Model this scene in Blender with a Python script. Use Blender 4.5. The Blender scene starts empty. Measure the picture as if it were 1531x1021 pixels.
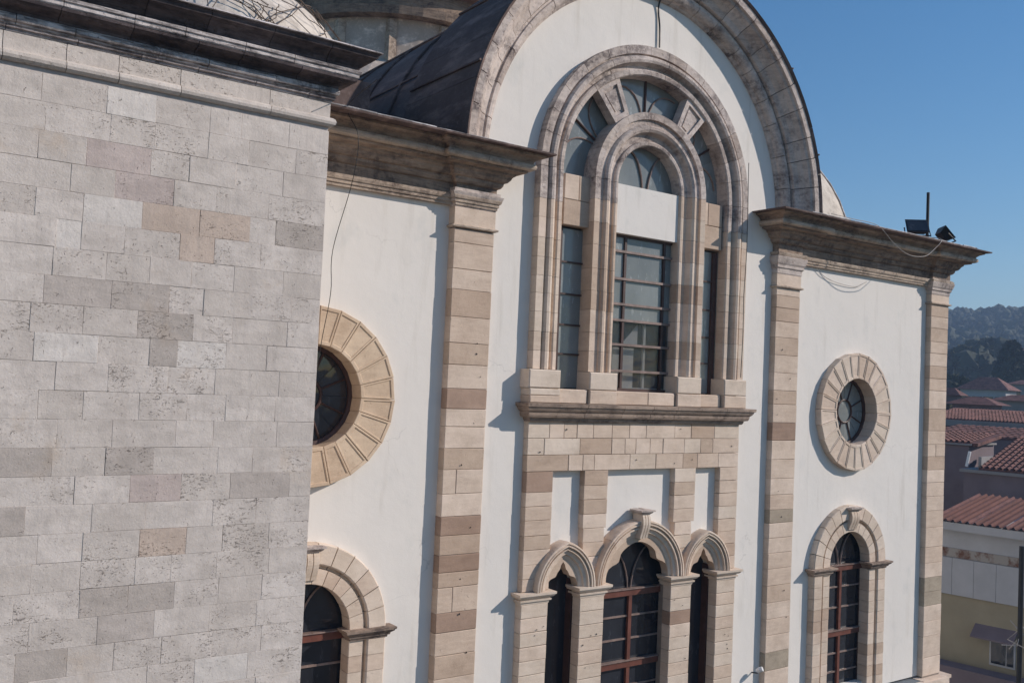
import bpy, math, random
from mathutils import Vector, noise
from mathutils.geometry import tessellate_polygon
random.seed(11)
R = math.radians
sc = bpy.context.scene
col = sc.collection
ZO = 10.0          # facade heights below are measured from the ledge under the great window; the ground is 10 m lower

# ------------------------------------------------------------------ camera
CAM = Vector((-9.8695, -10.4405, 0.2715))
F_PX, PW, PH = 1410.887, 1531, 1021
FW = Vector((0.58078708, 0.81294708, 0.0424666)); RT = Vector((0.81179185, -0.58227109, 0.0442083)); UP = RT.cross(FW)
cam = bpy.data.objects.new('camera', bpy.data.cameras.new('camera'))
col.objects.link(cam); sc.camera = cam
cam.data.sensor_width = 36.0
cam.data.lens = F_PX / PW * 36.0
cam.data.clip_start = 0.1; cam.data.clip_end = 9000
cam.matrix_world = (
    (RT.x, UP.x, -FW.x, CAM.x), (RT.y, UP.y, -FW.y, CAM.y), (RT.z, UP.z, -FW.z, CAM.z + ZO), (0, 0, 0, 1))
cam.matrix_world = cam.matrix_world.transposed() if abs(cam.matrix_world[3][0]) > 1 else cam.matrix_world

# ------------------------------------------------------------------ sky and sun
SUN_DIR = Vector((1.45, -1.0, 1.0)).normalized()
w = bpy.data.worlds.new('World'); sc.world = w; w.use_nodes = True
nt = w.node_tree; nt.nodes.clear()
sky = nt.nodes.new('ShaderNodeTexSky'); sky.sky_type = 'NISHITA'; sky.sun_disc = False
sky.sun_elevation = math.asin(SUN_DIR.z); sky.sun_rotation = math.atan2(SUN_DIR.x, SUN_DIR.y)
sky.air_density = 1.1; sky.dust_density = 0.15; sky.ozone_density = 3.0; sky.altitude = 50
bg = nt.nodes.new('ShaderNodeBackground'); bg.inputs['Strength'].default_value = 0.108
wo = nt.nodes.new('ShaderNodeOutputWorld')
hs = nt.nodes.new('ShaderNodeHueSaturation'); hs.inputs['Saturation'].default_value = 1.3
nt.links.new(sky.outputs[0], hs.inputs['Color']); nt.links.new(hs.outputs[0], bg.inputs[0]); nt.links.new(bg.outputs[0], wo.inputs[0])
sun = bpy.data.objects.new('sun', bpy.data.lights.new('sun', 'SUN')); col.objects.link(sun)
sun.data.energy = 4.6; sun.data.angle = R(0.55); sun.data.color = (1.0, 0.90, 0.81)
sun.rotation_euler = SUN_DIR.to_track_quat('Z', 'Y').to_euler()
sun.location = (30, -30, 40)
vs = sc.view_settings; vs.view_transform = 'Standard'; vs.look = 'None'; vs.exposure = 0; vs.gamma = 1
vs.use_curve_mapping = False
sc.render.engine = 'CYCLES'

# ------------------------------------------------------------------ materials
class NB:
    def __init__(s, name):
        s.m = bpy.data.materials.new(name); s.m.use_nodes = True
        s.t = s.m.node_tree; s.b = s.t.nodes['Principled BSDF']
        s.pos = s.t.nodes.new('ShaderNodeNewGeometry').outputs['Position']
        s.rnd = s.t.nodes.new('ShaderNodeObjectInfo').outputs['Random']
    def n(s, typ, **kw):
        o = s.t.nodes.new(typ)
        for k, v in kw.items(): setattr(o, k, v)
        return o
    def l(s, a, b): s.t.links.new(a, b)
    def noise(s, scale, detail=4, rough=0.55, vec=None, stretch=None, off=False):
        v = vec or s.pos
        if stretch:
            mp = s.n('ShaderNodeMapping'); mp.inputs['Scale'].default_value = stretch
            s.l(v, mp.inputs['Vector']); v = mp.outputs[0]
        if off:
            ad = s.n('ShaderNodeVectorMath', operation='ADD'); s.l(v, ad.inputs[0])
            ml = s.n('ShaderNodeMath', operation='MULTIPLY'); s.l(s.rnd, ml.inputs[0]); ml.inputs[1].default_value = 37.0
            s.l(ml.outputs[0], ad.inputs[1]); v = ad.outputs[0]
        o = s.n('ShaderNodeTexNoise'); o.inputs['Scale'].default_value = scale
        o.inputs['Detail'].default_value = detail; o.inputs['Roughness'].default_value = rough
        s.l(v, o.inputs['Vector']); return o.outputs['Fac']
    def ramp(s, f, stops, interp='LINEAR'):
        r = s.n('ShaderNodeValToRGB'); r.color_ramp.interpolation = interp
        el = r.color_ramp.elements
        while len(el) > 1: el.remove(el[-1])
        for i, (p, c) in enumerate(stops):
            e = el[0] if i == 0 else el.new(p)
            e.position = p; e.color = (c, c, c, 1) if isinstance(c, (int, float)) else (*c, 1)
        s.l(f, r.inputs[0]); return r.outputs[0]
    def math(s, op, a, b):
        o = s.n('ShaderNodeMath', operation=op)
        for i, v in enumerate((a, b)):
            if isinstance(v, (int, float)): o.inputs[i].default_value = v
            else: s.l(v, o.inputs[i])
        return o.outputs[0]
    def mix(s, fac, a, b, mode='MIX'):
        o = s.n('ShaderNodeMixRGB', blend_type=mode)
        for i, v in enumerate((fac, a, b)):
            if isinstance(v, (int, float)): o.inputs[i].default_value = v
            elif isinstance(v, tuple): o.inputs[i].default_value = (*v, 1)
            else: s.l(v, o.inputs[i])
        return o.outputs[0]
    def bump(s, h, strength=0.4, dist=0.01):
        b = s.n('ShaderNodeBump'); b.inputs['Strength'].default_value = strength; b.inputs['Distance'].default_value = dist
        s.l(h, b.inputs['Height']); s.l(b.outputs[0], s.b.inputs['Normal'])
    def out(s, colr, rough=0.85, spec=0.3):
        if isinstance(colr, tuple): s.b.inputs['Base Color'].default_value = (*colr, 1)
        else: s.l(colr, s.b.inputs['Base Color'])
        s.b.inputs['Roughness'].default_value = rough
        s.b.inputs['Specular IOR Level'].default_value = spec
        return s.m

def stone(name, lo, hi, stain=(0.16, 0.12, 0.10), stain_amt=0.0, pits=0.25, rough=0.88, streak=0.0, beds=0.0, relief=0.008):
    """limestone: per-block tint, mottling, fine grain, small pits and patchy grime"""
    b = NB(name)
    base = b.ramp(b.rnd, [(0, lo), (1, hi)])
    mott = b.noise(2.3, 5, 0.6, off=True)
    c = b.mix(b.ramp(mott, [(0.36, 0.0), (0.68, 0.55)]), base, tuple(x * 0.76 for x in lo))
    cross = b.noise(1.3, 6, 0.65)
    c = b.mix(b.ramp(cross, [(0.50, 0.0), (0.70, 0.4)]), c, (lo[0] * 0.76, lo[1] * 0.72, lo[2] * 0.68))
    veins = b.noise(5.0, 4, 0.6, stretch=(0.8, 0.8, 5.0), off=True)
    c = b.mix(b.ramp(veins, [(0.45, 0.0), (0.62, 0.16)]), c, tuple(min(1, x * 1.18) for x in hi))
    grain = b.noise(85, 3, 0.7)
    c = b.mix(0.22, c, b.ramp(grain, [(0.25, 0.35), (0.75, 0.8)]), 'OVERLAY')
    pit = b.ramp(b.noise(34, 3, 0.6, off=True), [(0.66, 0.0), (0.74, 1.0)])
    c = b.mix(b.math('MULTIPLY', pit, pits), c, stain)
    if stain_amt:
        g = b.ramp(b.noise(1.9, 8, 0.68, stretch=(1, 1, 1.6)), [(0.46, 0.0), (0.60, 1.0)])
        g2 = b.ramp(b.noise(13, 6, 0.75), [(0.40, 0.15), (0.56, 1.0)])
        c = b.mix(b.math('MULTIPLY', b.math('MULTIPLY', g, g2), stain_amt), c, stain)
    if streak:
        g = b.ramp(b.noise(6, 5, 0.6, stretch=(1, 1, 0.12)), [(0.5, 0.0), (0.68, 1.0)])
        c = b.mix(b.math('MULTIPLY', g, streak), c, stain)
    if beds:
        g = b.ramp(b.noise(4.0, 7, 0.72, stretch=(0.7, 0.7, 6.0)), [(0.46, 0.0), (0.60, 1.0)])
        c = b.mix(b.math('MULTIPLY', g, beds), c, stain)
    h = b.math('ADD', b.math('MULTIPLY', grain, 0.3), b.math('MULTIPLY', pit, -0.8))
    h = b.math('ADD', h, b.noise(9, 4, 0.6))
    h = b.math('ADD', h, b.math('MULTIPLY', b.ramp(b.noise(14, 6, 0.8), [(0.56, 0.0), (0.66, 1.0)]), -1.1 if relief > 0.009 else 0.0))
    b.bump(h, 0.6, relief)
    return b.out(c, rough)

def travertine(name, lo, hi):
    b = NB(name)
    base = b.ramp(b.rnd, [(0, lo), (1, hi)])
    mott = b.noise(1.6, 6, 0.65, off=True)
    c = b.mix(b.ramp(mott, [(0.28, 0.0), (0.75, 0.6)]), base, tuple(x * 0.80 for x in lo))
    fine = b.noise(60, 4, 0.7)
    c = b.mix(0.28, c, b.ramp(fine, [(0.25, 0.3), (0.75, 0.8)]), 'OVERLAY')
    # beds of holes: long ragged voids, small round pits and scratches, stronger on some blocks than others
    r2 = b.math('FRACT', b.math('MULTIPLY', b.rnd, 13.7), 0.0)
    per = b.ramp(r2, [(0.10, 0.0), (0.7, 1.0)])
    area = b.ramp(b.noise(3.4, 4, 0.6, off=True), [(0.40, 0.0), (0.60, 1.0)])
    warp = b.n('ShaderNodeVectorMath', operation='MULTIPLY_ADD')
    wn = b.n('ShaderNodeTexNoise'); wn.inputs['Scale'].default_value = 9; b.l(b.pos, wn.inputs['Vector'])
    b.l(wn.outputs['Color'], warp.inputs[0]); warp.inputs[1].default_value = (0.10, 0.10, 0.07); b.l(b.pos, warp.inputs[2])
    beds = b.noise(9.0, 8, 0.78, vec=warp.outputs[0], stretch=(1.0, 1.0, 5.0), off=True)
    pitn = b.noise(42, 5, 0.75, vec=warp.outputs[0], stretch=(1.0, 1.0, 1.5), off=True)
    scr = b.noise(26, 4, 0.65, vec=warp.outputs[0], stretch=(1.6, 1.6, 0.5), off=True)
    am = b.math('MULTIPLY', per, area)
    hole = b.ramp(b.math('ADD', beds, b.math('MULTIPLY', am, 0.085)), [(0.66, 0.0), (0.70, 1.0)])
    hole2 = b.ramp(b.math('ADD', pitn, b.math('MULTIPLY', am, 0.085)), [(0.655, 0.0), (0.71, 1.0)])
    hole3 = b.ramp(b.math('ADD', scr, b.math('MULTIPLY', area, 0.03)), [(0.69, 0.0), (0.73, 0.8)])
    hh = b.math('MAXIMUM', b.math('MAXIMUM', hole, hole2), hole3)
    cloud = b.ramp(b.noise(4.5, 5, 0.6, stretch=(0.7, 0.7, 1.6), off=True), [(0.42, 0.0), (0.64, 0.5)])
    c = b.mix(cloud, c, tuple(x * 0.72 for x in lo))
    tan = b.ramp(b.noise(1.7, 4, 0.6), [(0.62, 0.0), (0.74, 0.45)])
    c = b.mix(tan, c, (lo[0] * 0.86, lo[1] * 0.76, lo[2] * 0.64))
    c = b.mix(b.math('MULTIPLY', hh, 0.62), c, (0.12, 0.10, 0.095))
    drip = b.ramp(b.noise(3.0, 6, 0.65, stretch=(1, 1, 0.22)), [(0.50, 0.0), (0.68, 0.35)])
    c = b.mix(drip, c, (lo[0] * .70, lo[1] * .69, lo[2] * .68))
    vst = b.ramp(b.noise(22, 4, 0.6, stretch=(1, 1, 0.12), off=True), [(0.55, 0.0), (0.7, 0.22)])
    c = b.mix(vst, c, (0.34, 0.30, 0.28))
    h = b.math('ADD', b.math('MULTIPLY', fine, 0.3), b.math('MULTIPLY', hh, -1.5))
    h = b.math('ADD', h, b.math('MULTIPLY', b.noise(8, 5, 0.6), 1.0))
    b.bump(h, 0.75, 0.011)
    return b.out(c, 0.85)

def plaster(name, c0):
    b = NB(name)
    n1 = b.noise(0.8, 6, 0.6)
    c = b.mix(b.ramp(n1, [(0.35, 0.0), (0.7, 0.55)]), c0, tuple(x * 0.93 for x in c0))
    patch = b.ramp(b.noise(1.7, 7, 0.7, stretch=(1, 1, 0.7)), [(0.56, 0.0), (0.70, 0.5)])
    c = b.mix(patch, c, tuple(x * y for x, y in zip(c0, (0.76, 0.80, 0.82))))
    drip = b.ramp(b.noise(5.5, 5, 0.6, stretch=(1, 1, 0.10)), [(0.56, 0.0), (0.72, 0.4)])
    c = b.mix(drip, c, tuple(x * y for x, y in zip(c0, (0.70, 0.68, 0.64))))
    wn = b.n('ShaderNodeTexNoise'); wn.inputs['Scale'].default_value = 3.5; wn.inputs['Detail'].default_value = 6; b.l(b.pos, wn.inputs['Vector'])
    wp = b.n('ShaderNodeVectorMath', operation='MULTIPLY_ADD'); b.l(wn.outputs['Color'], wp.inputs[0]); wp.inputs[1].default_value = (0.5, 0.5, 0.5); b.l(b.pos, wp.inputs[2])
    vo = b.n('ShaderNodeTexVoronoi', feature='DISTANCE_TO_EDGE'); vo.inputs['Scale'].default_value = 0.55; b.l(wp.outputs[0], vo.inputs['Vector'])
    crack = b.ramp(vo.outputs['Distance'], [(0.0, 1.0), (0.0035, 0.0)])
    cm = b.math('MULTIPLY', crack, b.ramp(b.noise(0.9, 3, 0.5), [(0.50, 0.0), (0.62, 0.45)]))
    c = b.mix(cm, c, tuple(x * 0.5 for x in c0))
    h = b.math('ADD', b.math('MULTIPLY', b.noise(3, 4, 0.5), 1.0), b.math('MULTIPLY', b.noise(50, 3, 0.6), 0.12))
    b.bump(h, 0.35, 0.02)
    return b.out(c, 0.8)

def lead(name, c0, c1):
    b = NB(name)
    c = b.mix(b.ramp(b.noise(1.4, 6, 0.65), [(0.35, 0.0), (0.65, 1.0)]), c0, c1)
    c = b.mix(b.math('MULTIPLY', b.rnd, 0.5), c, tuple(x * 0.62 for x in c0))
    c = b.mix(b.ramp(b.noise(3.5, 6, 0.7, stretch=(1, 0.3, 1)), [(0.52, 0.0), (0.66, 0.6)]), c, tuple(x * 1.8 for x in c1))
    c = b.mix(b.ramp(b.noise(18, 5, 0.7), [(0.55, 0.0), (0.75, 0.5)]), c, tuple(x * 1.7 for x in c1))
    b.bump(b.noise(4, 5, 0.6), 0.5, 0.03)
    return b.out(c, 0.75, 0.18)

def plain(name, c0, rough=0.7, var=0.15, metal=0.0, scale=8, spec=0.4):
    b = NB(name)
    c = b.mix(b.ramp(b.noise(scale, 5, 0.6), [(0.35, 0.0), (0.7, 1.0)]), c0, tuple(x * (1 - var) for x in c0))
    b.b.inputs['Metallic'].default_value = metal
    b.bump(b.noise(scale * 5, 3, 0.6), 0.2, 0.004)
    return b.out(c, rough, spec)

def glass(name, c0, c1, rough=0.06, alpha=1.0, spec=0.6):
    b = NB(name)
    c = b.mix(b.ramp(b.noise(1.8, 4, 0.6, stretch=(1, 1, 0.5)), [(0.35, 0.0), (0.7, 1.0)]), c0, c1)
    c = b.mix(b.math('MULTIPLY', b.rnd, 0.45), c, tuple(x * 0.45 for x in c0))
    refl_streak = b.ramp(b.noise(5.0, 5, 0.7, stretch=(2.2, 1, 0.6), off=True), [(0.60, 0.0), (0.66, 0.25), (0.70, 0.0)])  # pale streaks painted into the glass colour as broken reflections
    c = b.mix(refl_streak, c, tuple(min(1, x * 2.5 + 0.05) for x in c1))
    c = b.mix(b.ramp(b.noise(30, 4, 0.7), [(0.6, 0.0), (0.8, 0.3)]), c, tuple(min(1, x * 2) for x in c1))
    b.b.inputs['Alpha'].default_value = alpha
    b.bump(b.noise(2.0, 2, 0.5, off=True), 0.5, 0.03)
    return b.out(c, rough, spec)

M = {}
M['plaster'] = plaster('white_lime_plaster', (0.765, 0.725, 0.675))
M['ash'] = stone('tan_limestone', (0.59, 0.455, 0.355), (0.75, 0.61, 0.50), (0.24, 0.165, 0.12), 0.16, 0.35)
M['ash_brown'] = stone('brown_limestone', (0.33, 0.225, 0.165), (0.42, 0.295, 0.225), (0.18, 0.125, 0.10), 0.15, 0.3)
M['ash_mid'] = stone('dull_tan_limestone', (0.50, 0.375, 0.285), (0.57, 0.445, 0.345), (0.22, 0.15, 0.11), 0.2, 0.3)
M['ash_grey'] = stone('greyish_limestone', (0.37, 0.305, 0.235), (0.44, 0.37, 0.285), (0.18, 0.15, 0.11), 0.4, 0.3)
M['weath'] = stone('weathered_limestone', (0.58, 0.49, 0.435), (0.72, 0.62, 0.56), (0.13, 0.10, 0.10), 0.72, 0.5, streak=0.22, beds=0.15, relief=0.014)
M['weath2'] = stone('lichen_limestone', (0.50, 0.41, 0.36), (0.62, 0.525, 0.46), (0.10, 0.08, 0.08), 0.9, 0.5, streak=0.4, beds=0.3, relief=0.014)
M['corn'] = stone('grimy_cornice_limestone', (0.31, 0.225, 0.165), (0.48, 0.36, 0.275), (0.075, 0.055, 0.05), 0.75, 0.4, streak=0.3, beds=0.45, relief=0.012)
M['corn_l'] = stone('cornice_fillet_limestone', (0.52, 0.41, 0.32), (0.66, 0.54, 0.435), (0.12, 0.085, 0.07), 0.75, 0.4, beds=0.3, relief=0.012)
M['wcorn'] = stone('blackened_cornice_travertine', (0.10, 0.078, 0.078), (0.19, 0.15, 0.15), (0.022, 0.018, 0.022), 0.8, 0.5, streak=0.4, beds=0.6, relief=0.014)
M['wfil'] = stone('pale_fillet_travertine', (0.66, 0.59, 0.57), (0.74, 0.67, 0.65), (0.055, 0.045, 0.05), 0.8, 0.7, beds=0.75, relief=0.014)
M['wshelf'] = stone('sooty_bed_mould_travertine', (0.40, 0.34, 0.33), (0.58, 0.51, 0.495), (0.05, 0.04, 0.045), 0.85, 0.7, beds=0.85, relief=0.014)
M['pier'] = stone('window_pier_limestone', (0.61, 0.49, 0.39), (0.75, 0.63, 0.52), (0.25, 0.18, 0.14), 0.14, 0.3)
M['ledge'] = stone('ledge_limestone', (0.36, 0.27, 0.21), (0.48, 0.37, 0.295), (0.09, 0.068, 0.06), 0.85, 0.4, beds=0.4, relief=0.012)
M['ocu'] = stone('cream_oculus_limestone', (0.58, 0.43, 0.305), (0.70, 0.545, 0.40), (0.26, 0.18, 0.12), 0.2, 0.3)
M['mortar'] = plain('lime_mortar', (0.30, 0.25, 0.21), 0.9, 0.3)
M['mortar_g'] = plain('grey_mortar', (0.50, 0.455, 0.435), 0.9, 0.3)
M['tr'] = travertine('grey_travertine', (0.635, 0.562, 0.505), (0.735, 0.658, 0.60))
M['tr_grey'] = travertine('dark_grey_travertine', (0.51, 0.448, 0.40), (0.57, 0.50, 0.455))
M['tr_white'] = travertine('pale_travertine', (0.745, 0.68, 0.625), (0.78, 0.715, 0.66))
M['tr_tan'] = travertine('tan_travertine', (0.60, 0.48, 0.40), (0.64, 0.52, 0.44))
M['tr_pink'] = travertine('pinkish_travertine', (0.56, 0.465, 0.425), (0.61, 0.51, 0.47))
M['lead'] = lead('dark_lead_sheet', (0.115, 0.078, 0.068), (0.165, 0.118, 0.105))
M['lead_e'] = lead('highlit_lead_edge', (0.22, 0.21, 0.21), (0.52, 0.50, 0.49))
M['lead_l'] = lead('pale_grey_lead_sheet', (0.44, 0.365, 0.305), (0.56, 0.475, 0.41))
M['dome'] = stone('bright_dome_render', (0.62, 0.55, 0.47), (0.70, 0.63, 0.55), (0.18, 0.15, 0.13), 0.5, 0.3, streak=0.3)
M['brick'] = stone('reddish_brick_band', (0.24, 0.16, 0.14), (0.30, 0.21, 0.19), (0.08, 0.06, 0.05), 0.6, 0.4)
M['frame'] = plain('red_brown_window_paint', (0.17, 0.060, 0.042), 0.5, 0.4)
M['frame_d'] = plain('dark_brown_window_paint', (0.075, 0.038, 0.032), 0.5, 0.4)
M['bar'] = plain('weathered_glazing_bar', (0.30, 0.215, 0.185), 0.5, 0.5)
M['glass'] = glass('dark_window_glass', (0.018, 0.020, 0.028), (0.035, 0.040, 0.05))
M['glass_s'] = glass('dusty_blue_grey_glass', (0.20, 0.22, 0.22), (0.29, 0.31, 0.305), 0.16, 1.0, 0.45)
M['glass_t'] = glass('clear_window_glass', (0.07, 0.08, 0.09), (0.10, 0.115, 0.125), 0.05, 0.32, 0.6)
M['iron'] = plain('dark_iron', (0.03, 0.03, 0.034), 0.5, 0.3, 0.4)
M['cable'] = plain('black_cable', (0.02, 0.02, 0.02), 0.5, 0.2)
M['cable_w'] = plain('grey_cable', (0.42, 0.38, 0.35), 0.6, 0.2)
M['white'] = plain('white_plastic', (0.75, 0.75, 0.75), 0.3, 0.1)
M['twig'] = plain('dry_vine', (0.14, 0.10, 0.075), 0.9, 0.4)
M['inner'] = plain('interior_white_paint', (0.7, 0.7, 0.68), 0.8, 0.1)
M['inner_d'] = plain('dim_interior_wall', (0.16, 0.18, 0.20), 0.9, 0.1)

# ------------------------------------------------------------------ mesh helpers
WLOC = {}
def mk(name, verts, faces, mat, parent=None, kind=None, label=None, smooth=False, zo=True, mats=None, fm=None):
    z = ZO if zo else 0
    vs_ = [Vector((v[0], v[1], v[2] + z)) for v in verts]
    lo = Vector((min(v.x for v in vs_), min(v.y for v in vs_), min(v.z for v in vs_)))
    hi = Vector((max(v.x for v in vs_), max(v.y for v in vs_), max(v.z for v in vs_)))
    c = Vector(((lo.x + hi.x) / 2, (lo.y + hi.y) / 2, lo.z))
    me = bpy.data.meshes.new(name)
    me.from_pydata([tuple(v - c) for v in vs_], [], faces)
    me.validate(); me.update()
    o = bpy.data.objects.new(name, me); col.objects.link(o)
    for m_ in (mats or [mat]): me.materials.append(m_)
    if fm:
        for p, k in zip(me.polygons, fm): p.material_index = k
    if smooth:
        for p in me.polygons: p.use_smooth = True
    WLOC[o.name] = c
    if parent is not None:
        o.parent = parent; o.location = c - WLOC[parent.name]
    else: o.location = c
    if kind: o['kind'] = kind
    if label: o['label'] = label
    return o

def empty(name, loc, label, cat, group=None):
    o = bpy.data.objects.new(name, None); col.objects.link(o); o.location = loc
    o.empty_display_size = 0.3
    WLOC[o.name] = Vector(loc); o['label'] = label; o['category'] = cat
    if group: o['group'] = group
    return o

def tag(o, label, cat, group=None):
    o['label'] = label; o['category'] = cat
    if group: o['group'] = group
    return o

class MB:
    def __init__(s): s.v = []; s.f = []
    def add(s, v, f):
        n = len(s.v); s.v += v; s.f += [tuple(i + n for i in q) for q in f]
    def box(s, x0, x1, y0, y1, z0, z1):
        s.add([(x0, y0, z0), (x1, y0, z0), (x1, y1, z0), (x0, y1, z0), (x0, y0, z1), (x1, y0, z1), (x1, y1, z1), (x0, y1, z1)],
              [(0, 3, 2, 1), (4, 5, 6, 7), (0, 1, 5, 4), (1, 2, 6, 5), (2, 3, 7, 6), (3, 0, 4, 7)])
    def tube(s, pts, r, n=6):
        pts = [Vector(p) for p in pts]; rings = []
        for i, p in enumerate(pts):
            d = (pts[min(i + 1, len(pts) - 1)] - pts[max(i - 1, 0)]).normalized()
            a = d.cross(Vector((0.03, 0.05, 1))); a = a.normalized() if a.length > 1e-3 else Vector((1, 0, 0))
            b = d.cross(a)
            rr = r[i] if isinstance(r, (list, tuple)) else r
            rings.append([tuple(p + (a * math.cos(2 * math.pi * k / n) + b * math.sin(2 * math.pi * k / n)) * rr) for k in range(n)])
        v = [q for g in rings for q in g]; f = []
        for i in range(len(rings) - 1):
            for k in range(n):
                f.append((i * n + k, i * n + (k + 1) % n, (i + 1) * n + (k + 1) % n, (i + 1) * n + k))
        f.append(tuple(range(n - 1, -1, -1))); f.append(tuple(range((len(rings) - 1) * n, len(rings) * n)))
        s.add(v, f)
    def build(s, name, mat, parent=None, **k): return mk(name, s.v, s.f, mat, parent, **k)

def jit(a): return random.uniform(-a, a)

def block(name, x0, x1, z0, z1, yf, yb, mat, parent, bev=0.008, gap=0.0025, tilt=0.003, side=0):
    """squared stone: chamfered front, slightly uneven; yf front plane (small), yb back"""
    x0 += gap; x1 -= gap; z0 += gap; z1 -= gap
    e = [jit(0.0018) for _ in range(8)]
    a = yf + jit(tilt)
    tl = [jit(tilt * 0.5) for _ in range(4)]
    P = [(x0 + e[0], z0 + e[1]), (x1 + e[2], z0 + e[3]), (x1 + e[4], z1 + e[5]), (x0 + e[6], z1 + e[7])]
    In = [(P[0][0] + bev, P[0][1] + bev), (P[1][0] - bev, P[1][1] + bev), (P[2][0] - bev, P[2][1] - bev), (P[3][0] + bev, P[3][1] - bev)]
    v = [(p[0], a + tl[i], p[1]) for i, p in enumerate(In)] + [(p[0], a + bev, p[1]) for p in P] + [(p[0], yb, p[1]) for p in P]
    f = [(0, 1, 2, 3)]
    for i in range(4):
        j = (i + 1) % 4
        f.append((4 + i, 4 + j, j, i)); f.append((8 + i, 8 + j, 4 + j, 4 + i))
    return mk(name, v, f, mat, parent)

def arc_piece(name, cx, cz, prof, a0, a1, mat, parent, n=4, smooth=False):
    """prof: closed polygon of (radius, y); swept from angle a0 to a1 (degrees)"""
    v = []; f = []; m = len(prof)
    for k in range(n + 1):
        t = R(a0 + (a1 - a0) * k / n); c, s_ = math.cos(t), math.sin(t)
        v += [(cx + r * c, y, cz + r * s_) for r, y in prof]
    for k in range(n):
        for i in range(m):
            j = (i + 1) % m
            f.append((k * m + i, k * m + j, (k + 1) * m + j, (k + 1) * m + i))
    f.append(tuple(range(m))); f.append(tuple(range(n * m + m - 1, n * m - 1, -1)))
    return mk(name, v, f, mat, parent, smooth=smooth)

def jamb_piece(name, cx, prof, sgn, z0, z1, mat, parent):
    """the same profile run straight up; prof radius measured from cx"""
    v = []; m = len(prof)
    for z in (z0, z1): v += [(cx + sgn * r, y, z) for r, y in prof]
    f = [(i, (i + 1) % m, m + (i + 1) % m, m + i) for i in range(m)]
    f.append(tuple(range(m))); f.append(tuple(range(2 * m - 1, m - 1, -1)))
    return mk(name, v, f, mat, parent)

def offset_path(path, o):
    out = []
    n = len(path)
    for i, p in enumerate(path):
        p = Vector(p)
        ns = []
        if i > 0:
            d = (p - Vector(path[i - 1])).normalized(); ns.append(Vector((d.y, -d.x)))
        if i < n - 1:
            d = (Vector(path[i + 1]) - p).normalized(); ns.append(Vector((d.y, -d.x)))
        if len(ns) == 1: out.append(p + ns[0] * o)
        else:
            b = (ns[0] + ns[1]).normalized(); out.append(p + b * (o / max(0.2, b.dot(ns[0]))))
    return out

def molding(name, path, prof, mat, parent, breaks=None, gap=0.003, jy=0.002):
    """path in plan, outward side on the right of travel; prof closed polygon of (offset, z).
    breaks: x positions where the front run is cut into separate stones."""
    offs = {}
    for o, z in prof:
        if o not in offs: offs[o] = offset_path(path, o)
    L = [0.0]
    for i in range(1, len(path)): L.append(L[-1] + (Vector(path[i]) - Vector(path[i - 1])).length)
    cuts = []
    if breaks:
        for bx in breaks:
            for i in range(1, len(path)):
                xa, xb = path[i - 1][0], path[i][0]
                if abs(path[i][1] - path[i - 1][1]) < 1e-6 and min(xa, xb) < bx < max(xa, xb):
                    cuts.append(L[i - 1] + abs(bx - xa))
    cuts = [0.0] + sorted(cuts) + [L[-1]]
    m = len(prof); res = []
    for c in range(len(cuts) - 1):
        s0 = cuts[c] + (gap if c > 0 else 0); s1 = cuts[c + 1] - (gap if c < len(cuts) - 2 else 0)
        st = [s0] + [l for l in L[1:-1] if s0 + 1e-4 < l < s1 - 1e-4] + [s1]
        dy = jit(jy); dz = jit(jy * 0.6); v = []
        for s_ in st:
            for i in range(1, len(L)):
                if s_ <= L[i] + 1e-6: break
            t = (s_ - L[i - 1]) / (L[i] - L[i - 1])
            if abs(t) < 1e-6 or abs(t - 1) < 1e-6:
                k = i if t > 0.5 else i - 1
                for o, z in prof: q = offs[o][k]; v.append((q.x, q.y + dy, z + dz))
            else:
                a, b = Vector(path[i - 1]), Vector(path[i]); d = (b - a).normalized(); nn = Vector((d.y, -d.x)); p = a.lerp(b, t)
                for o, z in prof: q = p + nn * o; v.append((q.x, q.y + dy, z + dz))
        f = []
        for k in range(len(st) - 1):
            for i in range(m):
                j = (i + 1) % m
                f.append((k * m + j, k * m + i, (k + 1) * m + i, (k + 1) * m + j))
        f.append(tuple(range(m - 1, -1, -1))); f.append(tuple(range((len(st) - 1) * m, len(st) * m)))
        res.append(mk(name, v, f, mat, parent))
    return res

def plate(name, outer, holes, y0, y1, mat, parent, **kw):
    """flat slab with holes: loops of (x,z); front at y0, back at y1"""
    loops = [outer] + holes
    allp = [p for l in loops for p in l]
    tris = tessellate_polygon([[Vector((x, z, 0)) for x, z in l] for l in loops])
    n = len(allp)
    v = [(x, y0, z) for x, z in allp] + [(x, y1, z) for x, z in allp]
    f = []
    for a, b, c in tris:
        A, B, C = (Vector(allp[i]) for i in (a, b, c))
        if (B - A).cross(C - A) < 0: b, c = c, b
        f.append((a, b, c)); f.append((n + a, n + c, n + b))
    k = 0
    for l in loops:
        for i in range(len(l)):
            j = (i + 1) % len(l); f.append((k + i, k + j, n + k + j, n + k + i))
        k += len(l)
    return mk(name, v, f, mat, parent, **kw)

def arcpts(cx, cz, r, a0, a1, n):
    return [(cx + r * math.cos(R(a0 + (a1 - a0) * i / n)), cz + r * math.sin(R(a0 + (a1 - a0) * i / n))) for i in range(n + 1)]

# ------------------------------------------------------------------ the church
church = empty('church', (0, 4, 0), 'large old church of white plaster and tan limestone with arched windows and domes', 'church')

def arched_hole(cx, hw, zb, zs, r=None, n=16):
    r = r or hw
    return [(cx - hw, zb), (cx + hw, zb)] + arcpts(cx, zs, r, 0, 180, n)

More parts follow.
